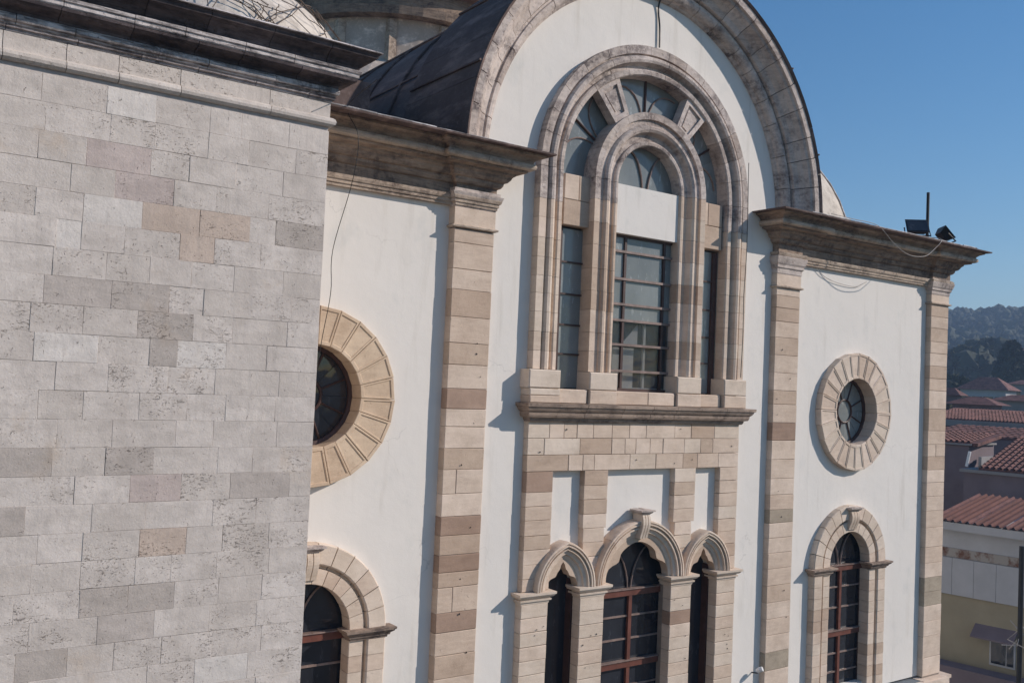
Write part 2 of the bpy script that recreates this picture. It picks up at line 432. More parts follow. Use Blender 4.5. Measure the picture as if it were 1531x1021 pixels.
outer = [(-9.0, -5.1), (8.23, -5.1), (8.23, 3.2), (3.12, 3.2)] + arcpts(0, 3.215, 3.12, 1, 179, 48) + [(-3.12, 3.2), (-9.0, 3.2)]
holes = [
    [(-1.72, 0.18), (1.72, 0.18)] + arcpts(0, 3.27, 1.72, 0, 180, 40),
    arcpts(-5.30, 0, 0.80, 0, 360, 40)[:-1], arcpts(5.30, 0, 0.80, 0, 360, 40)[:-1],
    arched_hole(-5.25, 0.74, -4.95, -2.77), arched_hole(5.25, 0.74, -4.95, -2.77),
    arched_hole(0, 0.82, -4.95, -2.57, 0.80), 
    [(-1.72, -4.95), (-1.10, -4.95)] + [(-1.10, -2.57), (-1.18, -2.36), (-1.41, -2.15), (-1.64, -2.36), (-1.72, -2.57)],
    [(1.10, -4.95), (1.72, -4.95)] + [(1.72, -2.57), (1.64, -2.36), (1.41, -2.15), (1.18, -2.36), (1.10, -2.57)],
]
wall = plate('wall', outer, holes, 0.0, 0.40, M['plaster'], church)
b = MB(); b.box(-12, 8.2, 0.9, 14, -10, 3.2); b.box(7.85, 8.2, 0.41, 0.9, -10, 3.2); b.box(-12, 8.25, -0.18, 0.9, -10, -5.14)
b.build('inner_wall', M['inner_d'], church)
b = MB(); b.box(8.232, 8.27, 0.05, 14, -10, 3.2); b.build('side_wall', M['plaster'], church)
b = MB(); b.box(-9, 8.30, -0.30, -0.185, -10, -5.14); b.build('plinth', M['ash'], church)

# ---- pilasters: courses as (z top .. z bottom) with a tone per course
def tone(t): return {'b': M['ash_brown'], 'm': M['ash_mid'], 'g': M['ash_grey']}.get(t, M['ash'])
def pilaster(x0, x1, rows, yf, side, capf):
    b = MB(); b.box(x0 + 0.012, x1 - 0.012, yf + 0.012, 0.3, -5.14, rows[0][0])
    p = b.build('pilaster', M['mortar'], church)
    for i in range(len(rows) - 1):
        z1, t = rows[i]; z0 = rows[i + 1][0]
        if z1 - z0 > 0.2 and random.random() < 0.05:
            xm = random.uniform(x0 + 0.2, x1 - 0.2)
            block('ashlar_block', x0, xm, z0, z1, yf, 0.02, tone(t), p, 0.006)
            block('ashlar_block', xm, x1, z0, z1, yf, 0.02, tone(t), p, 0.006)
        else: block('ashlar_block', x0, x1, z0, z1, yf, 0.02, tone(t), p, 0.006)
    capf(p)
    return p

def cap(zt, zm, zb, za, x0, x1, yf, side_y=0.3):
    """pilaster capital: moulded top zt..zm..zb, plain neck, thin astragal at za"""
    def f(p):
        path = [(x0, side_y), (x0, yf), (x1, yf), (x1, side_y)]
        h = zt - zb
        prof = [(-0.1, zb), (0.0, zb), (0.012, zb + 0.02), (0.014, zb + h * .25), (0.035, zb + h * .30), (0.037, zb + h * .42), (0.055, zb + h * .50), (0.075, zb + h * .72), (0.08, zb + h * .80), (0.045, zb + h * .84), (0.045, zt), (-0.1, zt)]
        molding('capital', path, prof, M['weath'], p)
        molding('neck_stone', path, [(-0.1, za), (0.006, za), (0.006, zb), (-0.1, zb)], M['ash'], p)
        molding('astragal', path, [(-0.1, za - 0.045), (0.01, za - 0.04), (0.038, za - 0.03), (0.042, za - 0.012), (0.02, za + 0.003), (-0.1, za + 0.003)], M['corn_l'], p)
    return f

rowsP1 = [(2.22, ''), (2.04, ''), (1.70, ''), (1.43, 'm'), (1.08, ''), (0.74, 'm'), (0.46, ''), (0.15, 'b'), (-0.11, ''), (-0.34, ''), (-0.62, 'm'), (-0.89, ''), (-1.20, ''), (-1.49, 'b'),
          (-1.73, 'm'), (-1.98, 'b'), (-2.20, 'm'), (-2.39, ''), (-2.71, 'b'), (-2.96, ''), (-3.25, 'm'), (-3.54, ''), (-3.8, ''), (-4.1, ''), (-4.4, 'm'), (-4.7, ''), (-5.14, '')]
pilaster(-3.495, -2.87, rowsP1, -0.13, -1, cap(2.74, 2.6, 2.50, 2.27, -3.495, -2.87, -0.13))
rowsP2 = [(2.06, ''), (1.93, 'm'), (1.72, 'm'), (1.49, ''), (1.22, 'm'), (0.92, ''), (0.62, ''), (0.32, 'm'), (0.09, ''), (-0.22, 'b'), (-0.52, ''), (-0.84, ''), (-1.16, ''), (-1.43, ''), (-1.68, 'g'),
          (-1.90, ''), (-2.15, ''), (-2.40, ''), (-2.66, ''), (-2.94, 'm'), (-3.22, ''), (-3.49, ''), (-3.76, ''), (-4.04, 'g'), (-4.34, ''), (-4.7, ''), (-5.14, '')]
pilaster(2.945, 3.57, rowsP2, -0.11, 1, cap(2.66, 2.5, 2.29, 2.10, 2.945, 3.57, -0.11))
rowsP3 = [(2.17, 'm'), (1.93, ''), (1.70, 'm'), (1.43, ''), (1.20, ''), (0.95, 'm'), (0.70, ''), (0.46, ''), (0.10, 'm'), (-0.33, ''), (-0.60, ''), (-0.84, 'm'), (-1.10, ''), (-1.35, ''), (-1.62, ''), (-1.90, ''),
          (-2.23, ''), (-2.61, ''), (-2.92, ''), (-3.20, 'g'), (-3.48, 'g'), (-3.75, ''), (-4.05, ''), (-4.34, ''), (-4.75, ''), (-5.10, '')]
pilaster(7.65, 8.275, rowsP3, -0.11, 1, cap(2.68, 2.5, 2.36, 2.21, 7.65, 8.275, -0.11))
molding('plinth_coping', [(7.50, -0.14), (8.38, -0.14), (8.38, 3)], [(-0.3, -5.22), (0.02, -5.22), (0.10, -5.19), (0.10, -5.13), (-0.3, -5.13)], M['ash'], church)

# ---- entablature of the two flanking bays
SOFF = [(-0.2, 2.80), (0.0, 2.80), (0.035, 2.815), (0.06, 2.85), (0.065, 2.885), (0.10, 2.895), (0.13, 2.93), (0.145, 2.965), (0.175, 2.985), (0.18, 3.01), (0.285, 3.03), (0.29, 3.055), (-0.2, 3.055)]
FIL = [(-0.2, 3.058), (0.335, 3.058), (0.365, 3.075), (0.375, 3.10), (0.368, 3.128), (0.345, 3.145), (-0.2, 3.145)]
CRW = [(-0.2, 3.148), (0.335, 3.148), (0.345, 3.175), (0.38, 3.205), (0.43, 3.225), (0.455, 3.232), (0.46, 3.262), (-0.2, 3.262)]
FRZ = [(-0.2, 2.662), (0.0, 2.662), (0.0, 2.798), (-0.2, 2.798)]
ARC = [(-0.2, 2.52), (0.012, 2.52), (0.014, 2.555), (0.028, 2.557), (0.030, 2.60), (0.045, 2.602), (0.055, 2.63), (0.058, 2.66), (-0.2, 2.66)]
LEAD = [(-0.3, 3.265), (0.48, 3.265), (0.545, 3.262), (0.548, 3.285), (-0.3, 3.30)]
def entablature(path, brk, lpath):
    b = MB(); b.box(min(p[0] for p in path) + 0.15, max(p[0] for p in path) - 0.15, -0.02, 0.35, 2.54, 3.25)
    c = b.build('cornice', M['mortar'], church)
    lo, hi = min(p[0] for p in path), max(p[0] for p in path)
    def bk(step, ph): 
        o = []; x = lo + ph
        while x < hi - 0.2: o.append(x); x += step * random.uniform(0.75, 1.25)
        return [x for x in o if all(abs(x - p[0]) > 0.06 for p in path)]
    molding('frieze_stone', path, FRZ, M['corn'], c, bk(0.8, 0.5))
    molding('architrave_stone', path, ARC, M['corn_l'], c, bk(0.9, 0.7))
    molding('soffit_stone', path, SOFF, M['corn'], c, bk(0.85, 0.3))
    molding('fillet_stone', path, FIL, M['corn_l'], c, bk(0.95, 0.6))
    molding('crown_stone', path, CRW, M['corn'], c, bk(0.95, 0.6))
    molding('lead_flashing', lpath, LEAD, M['lead'], c, bk(0.7, 0.4), jy=0.006)
    return c
entablature([(-6.6, -0.045), (-3.495, -0.055), (-3.495, -0.14), (-2.865, -0.14), (-2.865, 0.3)], 1, [(-6.6, -0.14), (-2.865, -0.15), (-2.865, 0.3)])
entablature([(2.94, 0.3), (2.94, -0.13), (3.575, -0.13), (3.575, -0.055), (7.645, -0.055), (7.645, -0.13), (8.275, -0.13), (8.275, 4)], 1,
            [(2.94, 0.3), (2.94, -0.14), (8.275, -0.14), (8.275, 4)])
# pale rolls along the lead edge, the highlight painted into their colour
for a, bx in ((-5.9, -3.0), (3.1, 8.3)):
    x = a
    while x < bx:
        x2 = min(bx, x + random.uniform(0.3, 0.75))
        b = MB(); yy = -0.66 + jit(0.015); zz = 3.292 + jit(0.004)
        b.tube([(x, yy + jit(.01), zz), ((x + x2) / 2, yy + jit(.01), zz + 0.006 + jit(.004)), (x2, yy + jit(.01), zz)], 0.014 + jit(0.004), 6)
        b.build('lead_roll', M['lead_e'], church); x = x2 + 0.01

# ---- the great arch over the centre bay
big = MB(); big.box(-2.5, 2.5, 0.36, 0.42, 3.2, 5.0)
ga = big.build('great_arch', M['mortar'], church)
P_in = [(2.985, 0.1), (2.985, -0.02), (2.995, -0.05), (3.02, -0.07), (3.03, -0.12), (3.06, -0.16), (3.10, -0.185), (3.14, -0.19), (3.155, -0.165), (3.185, -0.165), (3.19, 0.1)]
P_out = [(3.193, 0.35), (3.193, -0.18), (3.205, -0.225), (3.23, -0.24), (3.29, -0.265), (3.36, -0.335), (3.40, -0.40), (3.45, -0.415), (3.455, -0.455), (3.56, -0.465), (3.56, 0.35)]
def ring(name, prof, cx, cz, a0, a1, n, mat, parent, sub=5, gap_deg=0.10, alt=None, jr=0.0):
    cuts = [a0 + (a1 - a0) * (i + (jit(0.18) if 0 < i < n else 0)) / n for i in range(n + 1)]
    out = []
    for i in range(n):
        dy = jit(0.003)
        pr = [(r + jr * jit(1), y + dy) for r, y in prof] if jr else [(r, y + dy) for r, y in prof]
        out.append(arc_piece(name, cx, cz, pr, cuts[i] + gap_deg, cuts[i + 1] - gap_deg, alt(i) if alt else mat, parent, sub))
    return out
wz = lambda i: random.choice((M['weath'], M['weath'], M['weath2']))
ring('arch_stone', P_in, 0, 3.215, 1.3, 178.7, 19, None, ga, alt=wz)
ring('arch_stone', P_out, 0, 3.215, 1.3, 178.7, 24, None, ga, alt=wz)
# lead capping that overhangs the stones and the barrel roof behind it
ring('lead_cap', [(3.565, 1.3), (3.565, -0.48), (3.60, -0.50), (3.615, -0.48), (3.615, 1.3)], 0, 3.215, 1.2, 178.8, 14, M['lead'], ga, sub=4, gap_deg=0.05)
br = ring('barrel_roof', [(3.36, 7.2), (3.36, 1.25), (3.40, 1.25), (3.43, 7.2)], 0, 3.215, 0.5, 179.5, 8, M['lead'], church, sub=8, gap_deg=0.0)
b = MB()
for y in (2.2, 3.4, 4.6, 5.8):
    for t in (0,):
        b.tube([(3.435 * math.cos(R(a)), y + 0.25 * math.sin(R(a)), 3.215 + 3.435 * math.sin(R(a))) for a in range(2, 179, 8)], 0.022, 5)
for a in (18, 42, 66, 90, 114, 138, 162):
    b.tube([(3.63 * math.cos(R(a)), -0.5, 3.215 + 3.63 * math.sin(R(a))), (3.63 * math.cos(R(a)), 1.3, 3.215 + 3.63 * math.sin(R(a)))], 0.018, 5)
    b.tube([(3.44 * math.cos(R(a - 9)), 1.3, 3.215 + 3.44 * math.sin(R(a - 9))), (3.44 * math.cos(R(a - 7)), 7.0, 3.215 + 3.44 * math.sin(R(a - 7)))], 0.018, 5)
b.build('roof_seam', M['lead'], church)
# low lead roofs over the side bays
def slab(name, q, mat, th=0.08):
    v = [(x, y, z) for x, y, z in q] + [(x, y, z - th) for x, y, z in q]
    return mk(name, v, [(0, 1, 2, 3), (7, 6, 5, 4), (0, 4, 5, 1), (1, 5, 6, 2), (2, 6, 7, 3), (3, 7, 4, 0)], mat, church)
slab('low_roof', [(-6.8, -0.45, 3.292), (-3.4, -0.45, 3.292), (-3.4, 7, 3.9), (-6.8, 7, 3.9)], M['lead'])
slab('low_roof', [(3.4, -0.45, 3.292), (8.4, -0.45, 3.292), (8.4, 12, 3.5), (3.4, 12, 3.5)], M['lead'])

for sx in (-1, 1):
    for k in range(9):
        b = MB(); rg = random.Random(40 + k + 20 * sx); rr = rg.uniform(.03, .075)
        xx_ = sx * (2.72 + 0.085 * k); yy_ = -0.04 - (0.12 if k > 3 else 0.0) - rg.uniform(0, .05); v = [(xx_, yy_, 3.30 + rr)]; f = []
        for i in range(2):
            for q in range(6):
                a = q * 1.047 + i * .5; e = (.6, 1.1)[i]; v.append((xx_ + rr * 1.5 * math.sin(e) * math.cos(a) * rg.uniform(.7, 1.3), yy_ + rr * math.sin(e) * math.sin(a), 3.29 + rr * math.cos(e)))
        f = [(0, 1 + q, 1 + (q + 1) % 6) for q in range(6)] + [(1 + q, 7 + q, 7 + (q + 1) % 6, 1 + (q + 1) % 6) for q in range(6)]
        mk('mortar_lump', v, f, random.choice((M['weath'], M['weath2'], M['corn'])), church)

# ---- great three-light window
mf = MB()
for sx in (-1, 1):   # frame stiles of the centre light
    mf.box(0.085 + sx * 0.405 - 0.022, 0.085 + sx * 0.405 + 0.022, 0.085, 0.125, 0.22, 2.535)
    mf.box(sx * 0.69 - 0.04, sx * 0.69 + 0.04, 0.05, 0.135, 0.22, 2.535)
mf.box(-0.65, 0.65, 0.08, 0.135, 0.20, 0.245); mf.box(-0.65, 0.65, 0.08, 0.135, 2.505, 2.54)
tw = mf.build('great_window', M['frame_d'], church)
for z in (2.29, 1.88, 1.50, 1.26, 0.895, 0.504):
    b = MB(); b.box(-0.65, 0.65, 0.072, 0.118, z - 0.018, z + 0.018); b.build('transom', M['bar'], tw)
zz = [0.245, 0.504, 0.895, 1.26, 1.50, 1.88, 2.29, 2.505]; xx = [-0.66, -0.32, 0.49, 0.66]
for i in range(7):
    for j in range(3):
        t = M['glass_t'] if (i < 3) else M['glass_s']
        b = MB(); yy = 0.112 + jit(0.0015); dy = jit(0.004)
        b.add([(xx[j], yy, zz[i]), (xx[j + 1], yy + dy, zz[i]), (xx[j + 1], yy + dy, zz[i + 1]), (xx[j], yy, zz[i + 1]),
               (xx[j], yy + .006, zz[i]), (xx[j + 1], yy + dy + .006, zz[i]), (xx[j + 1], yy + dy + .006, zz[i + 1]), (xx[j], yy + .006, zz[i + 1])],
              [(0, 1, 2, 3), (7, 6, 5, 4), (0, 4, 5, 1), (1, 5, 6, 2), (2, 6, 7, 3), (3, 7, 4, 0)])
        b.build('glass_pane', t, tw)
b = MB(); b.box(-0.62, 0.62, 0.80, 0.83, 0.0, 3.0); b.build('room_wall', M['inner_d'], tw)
b = MB(); b.box(0.17, 0.215, 0.150, 0.18, 0.25, 1.24); b.build('inner_post', M['inner'], tw)
b = MB(); b.add([(-0.26, 0.19, 0.90), (0.08, 0.19, 0.90), (0.08, 0.19, 1.23), (-0.26, 0.21, 0.90), (0.08, 0.21, 0.90), (0.08, 0.21, 1.23)], [(0, 1, 2), (5, 4, 3), (0, 3, 4, 1), (1, 4, 5, 2), (2, 5, 3, 0)])
b.build('inner_brace', M['inner'], tw)
b = MB(); b.box(-0.55, 0.02, 0.20, 0.22, 0.24, 0.86); b.build('inner_board', M['inner'], tw)
b = MB(); b.box(-0.64, 0.64, 0.137, 0.25, 0.235, 0.262); b.build('inner_sill', M['inner'], tw)
for sx in (-1, 1):   # narrow side lights
    x0, x1 = (sx * 1.58, sx * 1.10) if sx < 0 else (1.10, 1.58)
    b = MB(); b.box(x0 - .05, x0 + 0.035, 0.08, 0.14, 0.2, 2.5); b.box(x1 - 0.01, x1 + .09, 0.08, 0.14, 0.2, 2.5)
    b.build('side_frame', M['frame_d'], tw)
    zs_ = [0.22, 0.70, 1.12, 1.56, 2.02, 2.5]
    for i in range(5):
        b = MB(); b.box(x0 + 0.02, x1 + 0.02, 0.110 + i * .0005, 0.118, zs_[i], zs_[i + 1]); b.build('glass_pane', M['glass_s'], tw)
        if i:
            b = MB(); b.box(x0 + 0.035, x1 - 0.01, 0.085, 0.12, zs_[i] - 0.012, zs_[i] + 0.012); b.build('transom', M['frame_d'], tw)
    # stone panel over each side light
    block('panel_stone', x0 - .04, x1 + .08, 2.53, 2.90, -0.01, 0.2, M['ash_mid'], tw)
    block('panel_stone', x0 - .04, (x0 + x1) / 2 - 0.01, 2.90, 3.265, -0.01, 0.2, M['ash'], tw)
    block('panel_stone', (x0 + x1) / 2 - 0.01, x1 + .08, 2.90, 3.265, -0.01, 0.2, M['ash_mid'], tw)
b = MB(); b.box(-0.69, 0.69, -0.02, 0.14, 2.54, 3.27); b.build('plaster_panel', M['plaster'], tw)
# fanlight glass over the springing
def annulus(name, cx, cz, r0, r1, a0, a1, y, mat, parent, n=14):
    pts = arcpts(cx, cz, r1, a0, a1, n) + (arcpts(cx, cz, r0, a1, a0, n) if r0 > 0.01 else [(cx, cz)])
    return plate(name, pts, [], y, y + 0.006, mat, parent)
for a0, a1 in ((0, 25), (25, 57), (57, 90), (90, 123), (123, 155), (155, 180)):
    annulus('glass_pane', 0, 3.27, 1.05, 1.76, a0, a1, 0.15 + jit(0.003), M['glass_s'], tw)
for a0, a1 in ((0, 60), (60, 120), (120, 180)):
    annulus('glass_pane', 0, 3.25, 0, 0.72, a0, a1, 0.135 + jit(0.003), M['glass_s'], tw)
def bar(pts, r, mat, name='glazing_bar', par=None):
    b = MB(); b.tube(pts, r, 6); return b.build(name, mat, par or tw)
for a in (90, 148, 32):
    c, s_ = math.cos(R(a)), math.sin(R(a)); bar([(1.05 * c, 0.135, 3.27 + 1.05 * s_), (1.74 * c, 0.135, 3.27 + 1.74 * s_)], 0.019, M['frame_d'])
    for g in (-1, 1):
        pts = []
        for k in range(9):
            t = k / 8; rr = 1.06 + 0.56 * math.sin(t * math.pi / 2); aa = a + g * (3 + 17 * t * t + 3 * t)
            pts.append((rr * math.cos(R(aa)), 0.138, 3.27 + rr * math.sin(R(aa))))
        bar(pts, 0.013, M['bar'])
for g in (-1, 1):
    pts = [(0.05 + g * (0.05 + 0.33 * (k / 8) ** 1.6), 0.120, 3.27 + 0.58 * math.sin(k / 8 * math.pi / 2)) for k in range(9)]
    bar(pts, 0.015, M['bar'])
# mouldings: outer frame and inner frame
W_out = [(1.70, 0.18), (1.70, -0.075), (1.715, -0.095), (1.775, -0.10), (1.795, -0.085), (1.80, -0.045), (1.85, -0.045), (1.872, -0.10), (1.885, -0.15), (1.92, -0.165), (1.96, -0.160), (1.985, -0.125), (1.99, -0.085), (2.01, -0.085), (2.015, -0.128), (2.14, -0.132), (2.145, 0.06), (2.145, 0.18)]
W_in = [(0.645, 0.15), (0.645, -0.045), (0.66, -0.065), (0.70, -0.07), (0.72, -0.06), (0.725, -0.025), (0.815, -0.03), (0.835, -0.07), (0.85, -0.115), (0.885, -0.137), (0.925, -0.135), (0.95, -0.105), (0.955, -0.08), (1.035, -0.08), (1.04, -0.12), (1.145, -0.125), (1.15, 0.15)]
def jambs(cx, prof, cuts, sgns, parent, mt):
    for sg in sgns:
        ph = jit(0.05)
        cc = [cuts[0]] + [z + ph + jit(0.02) for z in cuts[1:-1]] + [cuts[-1]]
        for z0, z1 in zip(cc[:-1], cc[1:]):
            dy = jit(0.0025)
            jamb_piece('jamb_stone', cx, [(r, y + dy) for r, y in prof], sg, z0 + 0.002, z1 - 0.002, mt(z0), parent)
cutsO = [0.462, 0.77, 1.03, 1.29, 1.55, 1.79, 2.06, 2.33, 2.58, 2.84, 3.08, 3.268]
mj = lambda z: M['weath'] if z > 2.75 else random.choice((M['ash'], M['ash'], M['pier'], M['pier']))
mj2 = lambda z: M['weath'] if z > 2.95 else random.choice((M['ash'], M['pier'], M['ash_mid']))
jambs(0, W_out, cutsO, (-1, 1), tw, mj)
jambs(0, W_in, [0.462, 0.77, 1.04, 1.33, 1.62, 1.94, 2.28, 2.62, 2.95, 3.268], (-1, 1), tw, mj2)
ring('voussoir', W_out, 0, 3.27, 0, 180, 15, None, tw, sub=5, alt=wz)
ring('voussoir', W_in, 0, 3.27, 0, 180, 9, None, tw, sub=6, alt=wz)
# square moulded brackets between the two arches
for sg in (-1, 1):
    a = 90 - sg * 33.2; c = Vector((math.cos(R(a)), math.sin(R(a)))); t = Vector((-c.y, c.x))
    def q(r, s_): p = c * r + t * s_; return (p.x, 3.27 + p.y)
    def quad(r0, r1, w0, w1): return [q(r0, -w0), q(r0, w0), q(r1, w1), q(r1, -w1)]
    A = quad(1.13, 1.70, 0.155, 0.245); Bq = quad(1.22, 1.63, 0.095, 0.155); Cq = quad(1.27, 1.58, 0.058, 0.112)
    v = []
    for L_, y in ((A, 0.10), (A, -0.065), (Bq, -0.065), (Bq, -0.035), (Cq, -0.025), (Cq, -0.045)): v += [(x, y, z) for x, z in L_]
    f = []
    for k in range(5):
        for i in range(4):
            j = (i + 1) % 4; f.append((k * 4 + i, k * 4 + j, k * 4 + 4 + j, k * 4 + 4 + i))
    f.append((20, 21, 22, 23))
    mk('bracket_stone', v, f, M['weath'], tw)
    p = c * 1.15 + t * (0.0); 
# pedestals and sills
for x0, x1, yf in ((-2.25, -1.70, -0.215), (1.62, 2.15, -0.215), (-1.155, -0.62, -0.185), (0.60, 1.135, -0.185)):
    block('pedestal_stone', x0, x1, 0.20, 0.46, yf, 0.12, M['pier'], tw, 0.015)
    if abs(x0) > 2:
        block('pedestal_stone', x0 + .02, x1, 0.105, 0.20, yf, 0.12, M['pier'], tw, 0.01); block('pedestal_stone', x0 + .02, x1, 0.0, 0.105, yf, 0.12, M['ash'], tw, 0.01)
    else: block('pedestal_stone', x0 + .01, x1, 0.0, 0.20, yf, 0.12, M['ash'], tw, 0.01)
for x0, x1 in ((-1.69, -1.16), (-0.61, 0.03), (0.03, 0.59), (1.14, 1.61)):
    block('sill_stone', x0, x1, 0.0, 0.205, -0.15, 0.12, M['ash'], tw, 0.012)
# ledge
LP = [(-0.3, -0.262), (0.02, -0.262), (0.035, -0.235), (0.04, -0.205), (0.085, -0.195), (0.10, -0.165), (0.105, -0.125), (0.13, -0.105), (0.15, -0.075), (0.155, -0.055), (0.175, -0.048), (0.18, -0.004), (0.10, 0.0), (-0.3, 0.0)]
b = MB(); b.box(-1.9, 1.9, 0.0, 0.3, -0.25, -0.01); lg = b.build('ledge', M['mortar'], church)
molding('ledge_stone', [(-2.13, 0.3), (-2.13, -0.12), (2.13, -0.12), (2.13, 0.3)], LP, M['ledge'], lg, [-1.75, -1.25, -0.55, 0.02, 0.52, 1.05, 1.62])

# ---- lower three-light window with its stone bay
b = MB()
b.box(-2.12, -1.74, 0.0, 0.12, -5.1, -0.95); b.box(1.74, 2.10, 0.0, 0.12, -5.1, -0.95)
lw = b.build('arcade', M['mortar'], church)
random.seed(5)
xsA = [[-2.15, -1.78, -1.52, -0.98, -0.62, -0.28, 0.06, 0.66, 1.02, 1.55, 2.13], [-2.15, -1.86, -1.22, -0.62, -0.14, 0.42, 0.88, 1.24, 1.52, 2.13], [-2.15, -1.42, -0.94, -0.25, 0.28, 0.86, 1.18, 1.66, 2.13]]
for k, xs in enumerate(xsA):
    z1 = -0.262 - 0.228 * k; z0 = z1 - 0.228
    for a, c in zip(xs[:-1], xs[1:]):
        if c - a > 0.45 and random.random() < 0.35:
            m_ = (a + c) / 2 + jit(0.06); block('ashlar_block', a, m_, z0, z1, -0.105, 0.02, M['ash'], lw, 0.005); block('ashlar_block', m_, c, z0, z1, -0.105, 0.02, random.choice((M['ash'], M['pier'])), lw, 0.005)
        else: block('ashlar_block', a, c, z0, z1, -0.105, 0.02, random.choice((M['ash'], M['ash'], M['pier'], M['ash_mid'])), lw, 0.005)
zc = [-0.946, -1.16, -1.36, -1.57, -1.77, -1.97, -2.17, -2.37, -2.57]
zl = [-0.946, -1.23, -1.42, -1.61, -1.82, -2.01, -2.21, -2.40, -2.57]
for x0, x1, zz_, mats in ((-2.145, -1.68, zl, ['b', '', '', '', 'm', '', '', '']), (-1.115, -0.665, zc, ['m', '', 'm', '', '', '', '', '']), (0.69, 1.155, zc, None), (1.70, 2.13, zc, None)):
    for i in range(8):
        z1, z0 = zz_[i], zz_[i + 1]
        t = tone(mats[i]) if mats else random.choice((M['ash'], M['ash'], M['pier'], M['ash_mid']))
        a, c = x0, x1
        if z0 < -1.9:      # the courses tuck in between the arches
            if x0 == -1.115: a, c = -1.10, -0.70
            if x0 == 0.69: a, c = 0.73, 1.10
        block('ashlar_block', a, c, z0, z1, -0.105, 0.012, t, lw, 0.005)
# small bright repair patch around panel tops is left to the plaster wall behind
# archivolts
def archivolt(cx, hw, hh, layers, lip, inner, mat, key=False):
    """pointed or round arch made of left and right stones; layers: (inset from outer edge, y)"""
    e = max(0.0, (hh * hh - hw * hw) / (2 * hw)); Rr = hw + e
    amax = math.degrees(math.acos(e / Rr)) if e > 0 else 90
    for sg in (-1, 1):
        parts_ = 2
        for k in range(parts_):
            a0, a1 = amax * k / parts_, amax * (k + 1) / parts_
            n = 7; v = []; f = []; m = len(layers)
            for i in range(n + 1):
                t = R(a0 + (a1 - a0) * i / n + (0.25 if i == 0 and k else 0))
                for ins, y in layers:
                    r_ = Rr - ins; x = cx + sg * (r_ * math.cos(t) - e); z = -2.57 + r_ * math.sin(t)
                    if sg * (x - cx) < 0.0: x = cx
                    v.append((x, y, z))
            for i in range(n):
                for j in range(m):
                    jj = (j + 1) % m; f.append((i * m + j, i * m + jj, (i + 1) * m + jj, (i + 1) * m + j))
            f.append(tuple(range(m))); f.append(tuple(range(n * m + m - 1, n * m - 1, -1)))
            mk('arch_stone', v, f, mat(), lw)
def layers(total):
    t = total
    return [(0, 0.03), (0, -0.175), (0.008, -0.205), (0.03, -0.21), (0.036, -0.19), (0.048, -0.19), (0.054, -0.205), (0.070, -0.205), (0.074, -0.16), (0.10, -0.155),
            (0.105, -0.185), (0.50 * t, -0.185), (0.52 * t, -0.15), (0.75 * t, -0.145), (0.77 * t, -0.11), (t, -0.10), (t, 0.03)]
mp = lambda: random.choice((M['pier'], M['ash']))
for cx in (-1.43, 1.40): archivolt(cx, 0.525, 0.655, layers(0.235), 0, 0, mp)
archivolt(0.0, 0.88, 0.86, layers(0.25), 0, 0, mp)
# cusped inner plates (trefoil heads)
def cusp(cx, hw, fn, hout, n=30):
    e_pts = []; i_pts = []
    for i in range(n + 1):
        a = 180 * i / n; r_ = fn(a if a <= 90 else 180 - a)
        i_pts.append((cx + r_ * math.cos(R(a)), -2.57 + r_ * math.sin(R(a))))
        ro = hout(a if a <= 90 else 180 - a); e_pts.append((cx + ro * math.cos(R(a)), -2.57 + ro * math.sin(R(a))))
    plate('cusped_head', e_pts + i_pts[::-1], [], -0.095, 0.045, M['ash_mid'], lw)
def sm(a, p): # piecewise smooth interpolation
    for (a0, r0), (a1, r1) in zip(p[:-1], p[1:]):
        if a0 <= a <= a1:
            t = (a - a0) / (a1 - a0); t = t * t * (3 - 2 * t); return r0 + (r1 - r0) * t
    return p[-1][1]
cusp(0.0, 0.6, lambda a: sm(a, [(0, 0.64), (14, 0.62), (36, 0.475), (52, 0.53), (90, 0.55)]), lambda a: 0.72)
for cx in (-1.43, 1.40):
    cusp(cx, 0.27, lambda a: sm(a, [(0, 0.275), (22, 0.265), (52, 0.205), (75, 0.25), (90, 0.36)]), lambda a: sm(a, [(0, 0.32), (40, 0.36), (90, 0.46)]))
